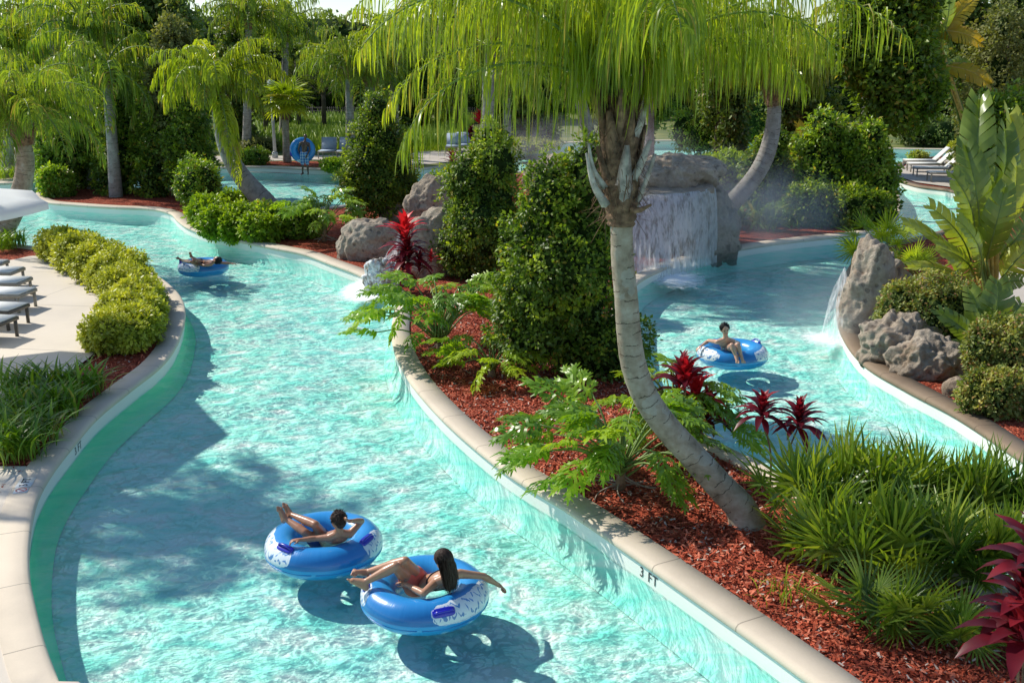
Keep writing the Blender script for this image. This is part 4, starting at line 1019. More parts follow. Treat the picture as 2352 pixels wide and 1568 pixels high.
def far_palm(label,cx,cy,Y,tx,ty,seed,L=2.8,ll=.9,r=.2,fmat='palm_d',nf=18,nl=38,mid=None,els=(.1,1.4),w=.022,droop=1.6):
    b=D(tx,ty,Y); b[2]=.22; c=D(cx,cy,Y); top=c-[0,0,.55]; m=(b+top)/2 if mid is None else D(*mid,Y)
    palm(label,[b,m,top],[r*1.25,r,r*.85],c,None,nl=nl,ll=ll,w=w,L=L,nf=nf,seed=seed,boots=boots_small(1.2),droop=droop,els=els,fmat=fmat,segs=4,trunk_n=10,tmat='trunk2')
far_palm('leaning thin palm behind the parasol palm, in front of the bushes at left',70,205,G(150,425)[1],165,440,51,mid=(105,335))
far_palm('straight slim palm among the dark bushes of the left island',243,160,G(266,450)[1],266,445,52,ll=.9,els=(-.6,1.3),mid=(258,330))
far_palm('pair palm on the back bank right of the two grey lounge chairs, left trunk',800,150,G(806,374)[1],806,372,53,ll=1.0,L=3.2,nf=22)
far_palm('pair palm on the back bank with thick ragged boots, right trunk',850,170,G(826,371)[1],826,368,54,ll=1.0,L=3.0,nf=22,r=.28)
for i,(cx,cy,Y,tx,lab) in enumerate([(110,60,48,112,'tall palm rising above the left edge of the wood'),(20,110,44,10,'palm crown at the extreme left edge behind the deck chairs'),(330,20,52,338,'palm whose crown fills the top of the picture left of the leaning palm'),
        (570,40,56,566,'tall palm behind the crown of the leaning palm'),(655,70,60,650,'palm above the small fan palm'),(905,95,52,905,'wide palm crown right of the pair of palms'),(1165,190,50,1163,'palm behind the egg-shaped shrubs with a thin grey trunk'),(1495,180,48,1492,'palm behind the nearest palm with its trunk in the mist'),
        (200,80,40,205,'palm with dark hanging fronds above the left bushes'),(1990,60,40,2000,'palm behind the glossy dark tree')]):
    far_palm(lab,cx,cy,Y,tx,350,60+i,L=3.2,ll=1.05,nf=20,nl=40,w=.026)
for i,(cx,cy,Y,tx,lab) in enumerate([(1125,40,26.5,1110,'tall palm on the boulders hidden behind the nearest crown, left'),(1290,20,27.5,1425,'tall palm on the boulders hidden behind the nearest crown, middle'),(1480,40,30,1440,'tall palm at the back of the boulders, right of the nearest trunk')]):
    far_palm(lab,cx,cy,Y,tx,420,80+i,L=3.0,ll=1.1,nf=22,nl=46,w=.026,r=.17)
palm('palm on the left terrace whose crown shades the deck and the water',[(-10.3,14.9,.26),(-10.2,14.9,3),(-10.1,15.0,5.6)],[.22,.18,.16],(-10.1,15.0,6.1),None,nl=50,ll=.9,w=.022,L=2.5,nf=20,seed=90,boots=boots_small(1.2),droop=1.5,els=(0,1.4),fmat='palm_d',segs=4,trunk_n=10)
# small fan palm behind the standing bather
bf=G(660,372); t=thing('fan_palm','small fan palm beside the lamp post on the back bank','palm tree',bf,0); Yf=bf[1]
trunkmesh('trunk',[bf,D(657,320,Yf),D(655,262,Yf)],[.22,.16,.17],M['trunk'],t,n=12); cf=D(655,235,Yf); rng=np.random.default_rng(5)
v,f=tube([D(655,275,Yf),D(655,258,Yf),D(655,240,Yf)],[.2,.3,.18],10); mkobj('dead_leaf_bases',v,f,M['fibre'],t,world=True)
for i in range(26):
    az=i*2.4; el=-.5+1.7*i/26; d=np.array([math.cos(az)*math.cos(el),math.sin(az)*math.cos(el),math.sin(el)]); p=cf+d*.75
    V,F,r=place(FAN2[0],FAN2[1],p[None],frames(unit(d+[0,0,-.35])[None],unit(np.array([[-d[0]*.3,-d[1]*.3,1.]]))),np.array([.85]),np.array([rng.uniform(.2,1)]))
    o=mkobj('fan_leaf',V,F,M['palm_y' if i%4==0 else 'palm'],t,rnd=r,world=True); v,f=tube([cf,p],[.02,.015],4); mkobj('stalk',v-bf,f,M['twig'],o)

# ------------------------------------------------------------------ shrubs
SH=lambda *a,**k: shrub_px('shrub',*a,**k)
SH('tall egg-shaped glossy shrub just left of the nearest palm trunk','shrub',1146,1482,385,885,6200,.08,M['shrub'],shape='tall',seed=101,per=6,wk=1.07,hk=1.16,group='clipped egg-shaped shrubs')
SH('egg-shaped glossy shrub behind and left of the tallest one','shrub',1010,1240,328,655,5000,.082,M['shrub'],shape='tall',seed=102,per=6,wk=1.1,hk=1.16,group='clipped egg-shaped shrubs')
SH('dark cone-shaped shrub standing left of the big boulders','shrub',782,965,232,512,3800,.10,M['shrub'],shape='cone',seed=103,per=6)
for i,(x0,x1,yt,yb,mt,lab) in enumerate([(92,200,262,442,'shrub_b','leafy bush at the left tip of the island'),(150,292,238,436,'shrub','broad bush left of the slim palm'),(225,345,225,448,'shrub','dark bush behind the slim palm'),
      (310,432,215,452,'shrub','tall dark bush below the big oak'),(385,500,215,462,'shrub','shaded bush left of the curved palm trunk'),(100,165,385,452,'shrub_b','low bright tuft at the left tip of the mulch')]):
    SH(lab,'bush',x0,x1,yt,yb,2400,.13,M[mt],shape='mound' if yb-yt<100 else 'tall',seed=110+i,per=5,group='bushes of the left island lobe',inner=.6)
SH('upright yellow-green bush left of the lime shrubs','bush',412,508,362,486,1500,.10,M['shrub_b'],shape='mound',seed=120,per=5)
for i,(x0,x1,yt,yb,lab) in enumerate([(440,520,452,522,'leftmost lime shrub under the curved palm'),(505,565,440,505,'lime shrub behind the row, nearest the palm trunk'),(462,545,476,545,'lime shrub in front, second from left'),(528,600,470,548,'lime shrub in the middle of the row'),(560,645,492,556,'lime shrub at the right end, touching the palm foot'),(515,560,500,550,'smallest lime shrub low in front of the row')]):
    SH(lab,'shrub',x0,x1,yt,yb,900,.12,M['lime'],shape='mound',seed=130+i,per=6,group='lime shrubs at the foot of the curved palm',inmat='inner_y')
HED=[(102,192,524,604),(140,240,530,630),(180,285,550,652),(218,328,574,676),(248,352,604,708),(262,368,640,738),(246,366,672,772),(218,358,702,812),(214,300,726,806)]
nm=['farthest','second farthest','third farthest','fourth farthest','middle','fifth nearest','third nearest','nearest and largest','low rounded']
for i,(x0,x1,yt,yb) in enumerate(HED):
    SH(f'{nm[i]} yellow-leaved hedge shrub of the curved row beside the terrace' if i<8 else 'low yellow-leaved hedge shrub at the terrace corner end of the row','shrub',x0,x1,yt,yb,1300,.085,M['yellow'],shape='mound',seed=140+i,per=7,group='yellow hedge shrubs beside the terrace',fill=.22,inmat='inner_y',wk=1.16,hk=1.0,inner=.8,dep=1.3)
SH('rounded dwarf shrub with small rusty leaves between the boulders and the giant leaves','shrub',2008,2245,632,820,3000,.06,M['ivy'],shape='mound',seed=160,per=7,dep=.7)
SH('dwarf shrub on the bank at the right edge, above the coping','shrub',2212,2400,735,905,2800,.06,M['ivy'],shape='mound',seed=161,per=7,dep=.7)
SH('lowest dwarf shrub at the right edge, leaning on a stone','shrub',2205,2380,850,960,2200,.06,M['ivy'],shape='mound',seed=162,per=7,dep=.6)
# planting on the far side of the right channel
for i,(x0,x1,yt,yb,mt,sh,lab,n) in enumerate([(1590,1745,348,440,'lime','mound','bright low hedge shrub on top of the rocks behind the leaning palm trunk',1500),
      (1690,1830,300,505,'shrub','tall','dark bush behind the leaning palm trunk',1900),(1790,1960,262,505,'shrub_b','tall','broad leafy bush in the middle of the far bank',2400),
      (1895,2045,290,508,'shrub_b','tall','tall leafy bush at the right end of the far bank',2600),(1945,2052,330,500,'shrub','tall','dark end bush beside the blue water gap',1800),
      (1540,1680,240,360,'shrub_b','mound','pale green bush behind the mist',1400),(1660,1800,210,330,'shrub','mound','dark bush above the bright low hedge',1500),(1800,1905,420,520,'shrub','mound','low shaded bush over the far mulch',1200),(1880,2040,430,525,'shrub','mound','hanging dark bush at the far waterline',1500)]):
    SH(lab,'bush',x0,x1,yt,yb,n,.13,M[mt],shape=sh,seed=170+i,per=5,group='bushes on the far bank of the right channel')
SH('clipped dark hedge behind the white loungers','hedge',2050,2215,262,338,1300,.14,M['oak'],shape='mound',seed=190,per=5)
SH('yellow shrub behind the white loungers','shrub',2176,2215,322,368,400,.12,M['yellow'],shape='mound',seed=191,per=5)
SH('tiny yellow shrub between the loungers and the pool','shrub',2086,2130,348,364,250,.10,M['yellow'],shape='mound',seed=192,per=5)
SH('low round shrub on the back bank left of the lamp post','shrub',548,618,343,379,700,.12,M['shrub_b'],shape='mound',seed=193,per=5)
SH('bright low shrub on the back bank right of the standing bather','shrub',742,800,366,392,700,.12,M['lime'],shape='mound',seed=194,per=5)
SH('brownish clipped hedge behind the lamp post','hedge',548,640,318,352,700,.14,M['olive'],shape='mound',seed=195,per=5)
SH('low yellow shrub behind the egg-shaped shrub','shrub',1150,1290,318,352,700,.12,M['yellow'],shape='mound',seed=196,per=5)
SH('yellowing bush behind the large boulders','shrub',985,1090,382,455,700,.10,M['lime'],shape='mound',seed=197,per=5,inner=.4)
SH('small green tuft on the mulch below the back philodendron','shrub',1745,1840,470,520,500,.09,M['shrub_b'],shape='mound',seed=198,per=5)
for i,(x,y) in enumerate([(610,540),(690,540)]):
    SH(['leafy green bush right of the lime shrubs','low green bush between the lime shrubs and the philodendron'][i],'bush',x-38,x+45,468+i*12,y+8,900,.12,M['shrub_b'],shape='mound',seed=200+i,per=5)

# ------------------------------------------------------------------ philodendrons, red plants, palmettos
phil('large philodendron with split leaves and exposed roots at the foot of the nearest palm',g(1425,1118),34,.95,.40,M['phil'],301,extra=[(R(185),.4,1.05,.42),(R(200),.5,1.05,.42),(R(215),.3,.9,.42),(R(150),.8,1.1,.42),(R(120),1.0,1.1,.42),(R(240),.5,.9,.42),(R(175),.6,1.1,.42)])
phil('philodendron spilling over the coping beside the tall red plant',g(1010,808),34,1.15,.44,M['phil'],302,extra=[(R(190),.5,1.15,.42),(R(200),.35,1.05,.42),(R(175),.8,1.2,.42),(R(160),.6,1.1,.42)])
phil('yellowing philodendron in front of the tall egg-shaped shrub',g(1128,862),20,.65,.36,M['phil_y'],303,trunk_h=.12,roots=False)
phil('small-trunked philodendron on the bed in front of the back pool',g(745,552),26,1.15,.5,M['phil'],304,trunk_h=.35,els=(.6,1.4))
phil('philodendron half hidden behind the nearest palm trunk',g(1545,1000),20,.75,.36,M['phil'],305,roots=False)
phil('low philodendron right of the red plants by the palm trunk',g(1605,1010),9,.5,.35,M['phil'],306,roots=False,trunk_h=.12)
s_=lambda b,x,y,dy=0: D(x,y,b[1]+dy)-b
b=g(945,668); ti_plant('tallest red plant with a scarlet top, beside the small cascade',b,[(s_(b,930,552),26,.66,'ti_b',(.5,1.5)),(s_(b,932,575),30,.6,'ti',(-.2,1.2)),(s_(b,938,600),34,.6,'ti',(-.4,1.1)),(s_(b,925,625,.1),28,.5,'ti',(-.5,.9)),(s_(b,965,615),20,.4,'ti',(-.2,1.2)),(s_(b,990,600),14,.28,'ti_b',(.2,1.3))],seed=401)
b=g(1585,1010); ti_plant('cluster of red plants right of the nearest palm trunk',b,[(s_(b,1568,880),28,.46,'ti',(.2,1.45)),(s_(b,1575,885,-.1),10,.40,'ti_b',(.7,1.45)),(s_(b,1598,925),30,.44,'ti_b',(-.1,1.3)),(s_(b,1622,960),34,.42,'ti',(-.4,1.2)),(s_(b,1560,900,.2),20,.4,'ti',(-.2,1.3))],seed=402)
b=g(1772,1118); ti_plant('two thin-stemmed red rosettes, the left one, over the right channel',b,[(s_(b,1750,955),44,.35,'ti',(-.35,1.4))],seed=403,w=1.0)
b=g(1788,1122); ti_plant('two thin-stemmed red rosettes, the right one, over the right channel',b,[(s_(b,1834,978),46,.37,'ti',(-.4,1.4))],seed=404,w=1.0)
b=g(2350,1640); ti_plant('large glossy red plant at the bottom right corner',b,[(s_(b,2355,1410),34,.46,'ti',(-.35,1.4)),(s_(b,2340,1475,-.15),26,.44,'ti',(-.5,.9)),(s_(b,2375,1310),26,.46,'ti',(-.3,1.4))],seed=405,w=1.25)
b=g(2190,640); ti_plant('dark purple plant in the shade of the giant leaves',b,[(s_(b,2188,575),26,.55,'ti',(-.1,1.4)),(s_(b,2205,600),20,.5,'ti',(-.1,1.2))],seed=406)
b=g(1040,405); ti_plant('small red plant behind the large boulders on the back walk',b,[(s_(b,1040,378),26,.7,'ti',(.2,1.4))],seed=407)
b=g(1085,372); ti_plant('tall thin red plant behind the egg-shaped shrub',b,[(s_(b,1100,285),24,.7,'ti_b',(.5,1.5)),(s_(b,1082,320),24,.7,'ti',(.3,1.5))],seed=408)
b=g(838,380); ti_plant('orange-red plant at the foot of the pair of palms',b,[(s_(b,838,350),16,.5,'orange',(.3,1.5))],seed=409)
PLM=[(1862,1225,'leftmost palmetto, spreading toward the palm foot'),(1925,1190,'palmetto at the back left of the thicket'),(2010,1195,'palmetto at the top middle of the thicket, against the water'),(2115,1205,'palmetto at the back right of the thicket'),(2240,1230,'palmetto at the right of the thicket with tall spikes'),(2345,1250,'palmetto cut by the right edge of the picture'),
     (1915,1300,'palmetto in the front left of the thicket, over the mulch'),(2020,1310,'palmetto in the middle of the thicket'),(2150,1330,'palmetto in front of the right middle'),(2280,1340,'palmetto behind the large red plant'),(2080,1440,'low palmetto close to the coping with pale fans'),(2210,1470,'low pale palmetto beside the large red plant'),(1985,1425,'small palmetto sprawling over the mulch edge')]
for i,(x,y,lab) in enumerate(PLM):
    big = i<10
    fan_plant('palmetto',lab,'plant',g(x,y),24 if big else 13,.56 if i<6 else (.46 if big else .32),.56 if big else .42,M['fan'],'palmettos of the front thicket',500+i,up=(.35,1.5) if big else (.15,1.3),w=.72,upr=.55 if i<6 else (.3 if big else 0.))
grass_clump('seedling tuft of yellow leaves on the mulch left of the palmettos',g(1800,1372),40,.22,M['lime'],520,name='seedling',group=None)
LT=[(40,905),(105,905),(165,910),(200,905),(20,955),(80,960),(140,955),(30,1010),(88,1015),(0,1045),(50,1050)]
for i,(x,y) in enumerate(LT):
    w_=['farthest left','second in the back row','third in the back row','rightmost, nearest the coping','left in the middle row','centre of the middle row','right in the middle row','left in the third row','right in the third row','nearest at the picture edge','nearest the deck corner'][i]
    grass_clump(f'strap-leaved clump, {w_}, on the left bank mulch',g(x,y),95,.54,M['grass'],530+i,w=1.15)
for i,(x,y) in enumerate([(10,575),(40,568)]): grass_clump(['small strap-leaved clump below the parasol palm','small strap-leaved clump at the water edge under the parasol'][i],g(x,y),70,.6,M['grass'],545+i)
for i,x in enumerate([5,30,60,95,125]): grass_clump(['first','second','third','fourth','fifth'][i]+' low green clump from the left on the far bank',g(x,412-x*.10),60,.6,M['lime'],550+i,group='low clumps along the far left bank',spread=.3)
fan_plant('lady_palm','bright fan-leaved clump on the right bank at the water, above the tall boulder','plant',g(2030,620),22,1.1,.5,M['lime'],None,560,up=(.3,1.4),lean=(-.4,-.3,0))
fan_plant('lady_palm','lower fan-leaved clump left of the giant leaves','plant',g(2090,640),16,.8,.45,M['shrub_b'],None,561,up=(.3,1.4))
for i,(x,y) in enumerate([(1700,520),(1755,525),(1800,512),(1725,500)]):
    grass_clump(['leftmost fern','second fern from the left','rightmost fern','fern behind the others']+[] and ['leftmost fern on the shaded mulch of the far bank','second fern on the shaded mulch of the far bank','rightmost fern on the shaded mulch of the far bank','fern growing behind the others on the far bank'][i],g(x,y),60,.9,M['shrub_b'],565+i,name='fern',group='ferns on the far bank mulch',w=2.0,els=(.3,1.3))

# giant bird-of-paradise
def strel(label,base,leaves,seed,stalks=(),mats=None,group='giant leaved plants on the right bank'):
    rng=np.random.default_rng(seed); t=thing('bird_of_paradise_plant',label,'plant',base,0,group)
    for (bx,by,tx,ty,dy0,dy1,wd,mt,ny) in leaves:
        b=D(bx,by,base[1]+dy0); e=D(tx,ty,base[1]+dy1); d=e-b; L=np.linalg.norm(d)
        V,F,tv,tf=strel_leaf(L,wd,rng); up=unit(np.array([rng.normal()*.3,-ny,.55]))
        Mx=frames(d[None],up[None])[0]; a=np.random.default_rng(int(bx)).uniform(.1,.9)
        o=mkobj('leaf',V@Mx.T+b,F,M[mt],t,rnd=np.clip(a+np.repeat(rng.normal(size=len(V)//4+1)*.1,4)[:len(V)],0,1),world=True,smooth=False)
        mkobj('midrib',tv@Mx.T+b-np.array(base),tf,M['ystalk' if mt=='strel_y' else 'twig'],o)
        foot=np.array(base)+rng.normal(size=3)*[.12,.12,0]; m=(foot+b)/2+np.array([rng.normal()*.05,0,.12])
        v,f=tube(catmull([foot,m,b],6),np.linspace(.045,.02,13),7); mkobj('stalk',v-np.array(base),f,M['ystalk' if rng.random()<.4 else 'twig'],o)
    for (x0,y0,x1,y1,r) in stalks:
        v,f=tube(catmull([D(x0,y0,base[1]),(D(x0,y0,base[1])+D(x1,y1,base[1]))/2+[0.03,0,0],D(x1,y1,base[1])],5),np.linspace(r,r*.6,11),8); mkobj('trunk',v,f,M['ystalk'],t,smooth=True,world=True)
    return t
bs=g(2272,720)
strel('tallest giant-leaved plant with torn paddle leaves and yellow stalks at the right edge',bs,[
  (2235,520,2250,215,0,.2,.33,'strel',.5),(2255,520,2330,290,.1,.3,.30,'strel',.6),(2250,560,2225,330,-.2,-.3,.30,'strel',.9),(2275,560,2352,380,-.1,-.2,.32,'strel',.7),
  (2235,560,2205,400,-.1,-.5,.26,'strel',.6),(2230,600,2150,470,-.2,-.5,.22,'strel',.5),(2215,640,2095,500,-.1,-.3,.18,'strel',.7),(2290,600,2380,480,.0,.2,.30,'strel',.6),
  (2265,600,2310,430,-.3,-.6,.28,'strel',.9),(2240,640,2165,560,-.3,-.7,.24,'strel',.8),(2300,640,2370,560,-.2,-.4,.28,'strel',.8),(2250,640,2220,500,-.5,-.8,.24,'strel',.9),
  (2230,660,2100,600,-.2,-.6,.16,'strel',.5),(2285,660,2345,640,-.4,-.8,.2,'strel',.8),(2280,570,2270,400,.3,.5,.3,'strel',.5),(2300,560,2345,250,.4,.7,.3,'strel',.5)],71,
  stalks=[(2258,700,2270,540,.09),(2275,710,2290,560,.08),(2248,700,2240,570,.07),(2290,700,2318,560,.06)])
bs2=g(2268,832)
strel('low broad-leaved plant between the dwarf shrubs on the right bank',bs2,[(2270,780,2300,645,0,-.1,.27,'strel',1.0),(2262,790,2235,665,0,0,.22,'strel',1.0),(2285,785,2350,690,0,.1,.24,'strel',.9),(2255,800,2165,715,-.2,-.4,.16,'strel',.6),(2255,810,2185,790,-.2,-.5,.14,'strel',.7),(2275,800,2320,740,-.2,-.5,.2,'strel',.9),(2250,830,2190,822,-.3,-.5,.10,'strel',.8)],72)
bs3=G(2262,440); bs3=np.array([bs3[0],bs3[1],.25])
strel('tall plant with yellowed paddle leaves against the dark wood, upper right',bs3,[(2150,70,2262,92,0,-.2,.36,'strel_y',1.0),(2165,150,2282,188,0,-.3,.36,'strel_y',1.0),(2150,110,2095,10,0,0,.4,'strel',.8),(2165,130,2120,60,.2,.3,.4,'strel',.7),(2175,150,2235,150,.2,.2,.35,'strel',.8),(2160,100,2180,-60,0,0,.4,'strel',.7),(2150,90,2240,-10,0,.2,.36,'strel_y',.9),(2180,210,2150,120,.1,.1,.35,'strel',.9)],73,
  stalks=[(2262,440,2165,120,.10)])
bs4=g(1790,470)
strel('broad-leaved plant in the middle of the far bank',bs4,[(1800,400,1850,290,0,0,.3,'strel',.8),(1790,400,1760,300,0,0,.3,'strel',.8),(1860,400,1925,330,-.5,-.6,.3,'strel',.8),(1870,420,1920,400,-.6,-1.,.25,'strel',.8),(1850,380,1840,280,-.3,-.3,.3,'strel_y',.8)],74)

# ------------------------------------------------------------------ trees behind
def tree_px(label,x0,x1,yt,Y,n,size,mat,seed,name='tree',group=None,low=.25,**kw):
    b=D((x0+x1)/2,700,Y); b=np.array([D((x0+x1)/2,150,Y)[0],Y,.22]); s=pxm(b); rx=(x1-x0)/2/s; h=D((x0+x1)/2,yt,Y)[2]-.22
    rng=np.random.default_rng(seed); lobes=[(0,0,h*.62,rx*.62,rx*.6,h*.34)]
    for i in range(11):
        a=rng.uniform(0,6.28); e=rng.uniform(low,.9); w=math.sqrt(max(.15,1-((e-.55)/.5)**2))
        lobes.append((math.cos(a)*rx*.58*w,math.sin(a)*rx*.5*w,h*e,rx*rng.uniform(.3,.42),rx*.35,h*rng.uniform(.10,.17)))
    return tree(label,b,h,lobes,n,size,mat,name=name,group=group,seed=seed,**kw)
TR='trees behind the pools'
tree_px('big dark oak rising behind the left bushes and out of the picture',255,500,-60,42,5200,.22,M['oak'],601,group=TR,low=.08,per=6)
tree_px('brownish-leaved tree between the oak and the slim palm',330,470,10,38,2600,.17,M['olive'],602,group=TR,low=.12,per=6,inner=.45)
tree_px('glossy dark tree filling the sky right of the second palm',1915,2170,-90,36,5600,.20,M['shrub'],603,group=TR,low=.42,per=6)
tree_px('dark vine-covered tree in the upper right corner',2120,2420,-60,44,5200,.20,M['oak'],604,group=TR,low=.05,per=6)
tree_px('brown thin-leaved tree behind the yellowed paddle leaves',2190,2400,0,40,2200,.16,M['olive'],605,group=TR,low=.1,per=5,inner=.3)
tree_px('mid green tree behind the pair of palms',860,1010,60,66,2200,.26,M['woods'],606,group=TR,low=.1)
tree_px('pale olive tree left of the gap of sky',940,1090,62,72,2200,.24,M['olive'],607,group=TR,low=.1)
tree_px('green tree behind the fan palm and the fence',560,720,80,70,2400,.26,M['woods'],608,group=TR,low=.1)
tree_px('round tree behind the leaning palm',470,620,20,58,2400,.24,M['oak'],609,group=TR,low=.1)
tree_px('dark tree at the left edge of the wood',-60,130,-20,56,2600,.26,M['oak'],610,group=TR,low=.08)
tree_px('tree behind the left palms with bright top',110,280,10,60,2400,.26,M['woods'],611,group=TR,low=.08)
tree_px('tree above the mist in the middle',1100,1330,60,60,3600,.26,M['oak'],612,group=TR,low=.08)
tree_px('wide tree behind the nearest palm crown',1290,1570,30,58,4200,.26,M['woods'],613,group=TR,low=.08)
tree_px('shaded tree behind the second palm crown',1560,1760,20,52,2800,.22,M['oak'],614,group=TR,low=.08)
tree_px('dark tree between the second palm and the glossy tree',1740,1960,30,46,2800,.20,M['oak'],615,group=TR,low=.08)
tree_px('green tree at the right end behind the giant leaves',2230,2480,180,34,2600,.16,M['shrub_b'],616,group=TR,low=.05)
# pines
def pine(label,x,yt,Y,seed):
    b=np.array([D(x,150,Y)[0],Y,.22]); h=D(x,yt,Y)[2]-.22; rng=np.random.default_rng(seed); t=thing('pine_tree',label,'tree',b,0,'thin pines')
    v,f=tube([[0,0,0],[.1,0,h*.5],[0,0,h]],[.17,.12,.03],8); mkobj('trunk',v,f,M['bark'],t,smooth=True)
    P=[];O=[]; br=MB()
    for i in range(34):
        z=h*(.42+.56*i/34); az=i*2.4; l=(1-i/36)*1.7+.3; e=np.array([math.cos(az)*l,math.sin(az)*l,z+l*.3])
        v,f=tube([[0,0,z],e*[.5,.5,1],e],[.03,.02,.01],4); br.add(v,f)
        for q in np.linspace(.35,1,5):
            P.append(np.array([0,0,z])*(1-q)+e*q); O.append([math.cos(az),math.sin(az),.6])
    br.build('branches',M['bark'],t); P=np.repeat(np.array(P),14,0);O=np.repeat(unit(np.array(O)),14,0)
    d=unit(O+rng.normal(size=P.shape)*.6); tv=np.array([[-.03,0,0],[.03,0,0],[.0,1,0]]); V,F,r=place(tv,np.array([[0,1,2]]),P,frames(d,np.array([0.,.3,1])),rng.uniform(.3,.55,len(P)),rng.uniform(0,1,len(P)))
    mkobj('needles',V,F,M['woods'],t,rnd=r)
for i,(x,yt,Y,l) in enumerate([(737,92,66,'pine with spreading branches left of the pair of palms'),(600,150,64,'thin pine trunk left of the lamp post'),(678,140,68,'pine just right of the fan palm'),(885,150,70,'pine behind the cone shrub'),(1045,130,66,'pine over the boulders')]): pine(l,x,yt,Y,640+i)
# the far wood reads as one mass
rng=np.random.default_rng(77); lob=[]
for i in range(150):
    Y=rng.uniform(84,150); x=rng.uniform(-.56,.60)*Y; h=(4.6+Y*.047)*rng.uniform(.72,1.0)
    for k in range(3): lob.append((x+rng.normal()*1.5,Y+rng.normal(),h*(.25+.27*k),rng.uniform(2.6,4.2),3.,h*.24))
P,O,rad,u=lobe_points(lob,42000,rng,.35); ok=(O[:,1]<.35); P,O=P[ok],O[ok]
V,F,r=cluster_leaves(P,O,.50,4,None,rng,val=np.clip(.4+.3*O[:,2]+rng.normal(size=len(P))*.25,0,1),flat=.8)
w_=tag(mkobj('woods',V,F,M['woods'],rnd=r),'far wood closing the view behind the resort','woods',kind='stuff')
o=blob([l for l in lob],.82,10).build('inner_foliage',M['inner'],w_,smooth=True); o['kind']='stuff'
# tall grass bank in front of the fence
n=26000; q=np.stack([rng.uniform(-26,-3,n),rng.uniform(57,84,n)],1)
V,F,r=place(BLADE[0]*[1.6,1,1],BLADE[1],np.c_[q,np.full(n,.2)],frames(unit(np.c_[rng.normal(size=(n,2))*.35,np.ones(n)]),np.array([0,-1.,.2])),rng.uniform(.5,1.2,n),rng.uniform(.2,1,n))
tag(mkobj('tall_grass',V,F,M['lime'],rnd=r),'tall yellow-green grass on the slope before the black fence','grass',kind='stuff')
# ------------------------------------------------------------------ made things
def lounger(label,foot,rz,frame,sling,back=R(0),group=None,L=1.95,W=.64,hz=.36):
    """origin at the foot end centre on the ground, bed runs to -x"""
    t=thing('sun_lounger',label,'sun lounger',foot,rz,group)
    for x in (-.06,-L*.78):
        for s in (-1,1):
            m=MB(); m.box((x,s*(W/2-.025),hz/2-.02),(.045,.045,hz-.04)); m.build('leg',M[frame],t)
    xb=-L*.62
    m=MB()
    for s in (-1,1): m.box((-L*.39,s*(W/2-.02),hz-.03),(L*.78,.045,.06))
    m.box((-.02,0,hz-.03),(.045,W-.1,.058)); m.box((-L*.78,0,hz-.03),(.045,W-.1,.058)); m.build('frame',M[frame],t)
    m=MB(); m.box((xb/2-.01,0,hz+.012),(-xb-.02,W-.02,.022)); m.build('seat',M[sling],t)
    l=L-(-xb); m=MB(); c,s_=math.cos(back),math.sin(back)
    m.box((xb-c*l/2,0,hz+.014+s_*l/2),(l,W-.04,.024),ry=back)
    bk=m.build('backrest',M[sling],t)
    m=MB()
    for s in (-1,1): m.box((xb-c*l/2,s*(W/2-.012),hz+.002+s_*l/2),(l+.02,.03,.04),ry=back)
    m.build('back_frame',M[frame],bk)
    return t
LP=[(23,783,-9,'nearest sun lounger on the terrace, cut by the left edge',20),(50,751,-9,'second sun lounger from the camera on the terrace',8),(70,712,-6,'third sun lounger on the terrace, reaching farthest right',0),(62,684,-4,'fourth sun lounger on the terrace',0),(46,659,-3,'fifth sun lounger on the terrace',0),(10,641,-3,'farthest sun lounger on the terrace, only its foot showing',0)]
for i,(x,y,a,lab,_) in enumerate(LP):
    lounger(lab,g(x,y)+[0,0,.006],R(a),'dframe' if i<2 else 'wframe','white',R(6),'sun loungers on the left terrace')
for i,(x,y,lab) in enumerate([(748,364,'left one of the two grey lounge chairs on the back bank'),(790,364,'right one of the two grey lounge chairs on the back bank'),(1040,352,'grey lounge chair seen through the hanging fronds, left'),(1062,349,'grey lounge chair seen through the hanging fronds, right')]):
    lounger(lab,g(x,y)+[0,0,-.02],R(-90),'wframe','gsling',R(68),'grey lounge chairs on the back bank',L=1.7,W=.78)
for i,(x,y,lab) in enumerate([(18,401,'white lounge chair at the far left behind the palm trunk'),(-35,402,'white lounge chair cut by the left edge on the far bank'),(118,397,'white lounge chair right of the parasol palm trunk')]):
    lounger(lab,g(x,y-8)+[0,0,-.02],R(180) if i<2 else R(0),'wframe','white',R(55),'white lounge chairs on the far left bank')
for i,(x,y,lab) in enumerate([(2075,386,'white lounger farthest from the water on the far right deck'),(2084,394,'second white lounger on the far right deck'),(2098,404,'third white lounger on the far right deck'),(2130,416,'nearest white lounger on the far right deck')]):
    lounger(lab,g(x,y)+[0,0,.006],R(180-6),'wframe','white',R(45),'white loungers on the far right deck',L=2.1)
# parasol at the left
tip=D(104,469,16.0); cu=tip+np.array([-2.35,-.35,.24])
t=thing('parasol','white canvas parasol whose tip enters at the left edge above the water','parasol',(cu[0],cu[1],.26))
n=8; Rm=2.42; a0=math.atan2((tip-cu)[1],(tip-cu)[0]); V=[cu+[0,0,.12]]; F=[]
rings=6
for k in range(1,rings+1):
    for i in range(n*4):
        a=a0+i/(n*4)*2*math.pi; fr=(i%4)/4; rr=Rm*(1-.075*math.sin(math.pi*fr)); q=k/rings
        V.append(cu+np.array([math.cos(a)*rr*q,math.sin(a)*rr*q,    .12-.34*q**1.15-.03*math.sin(math.pi*fr)*q]))
m_=n*4
for i in range(m_):F.append([0,1+i,1+(i+1)%m_])
F4=[[1+(k-1)*m_+i,1+k*m_+i,1+k*m_+(i+1)%m_,1+(k-1)*m_+(i+1)%m_] for k in range(1,rings) for i in range(m_)]
hem=len(V)
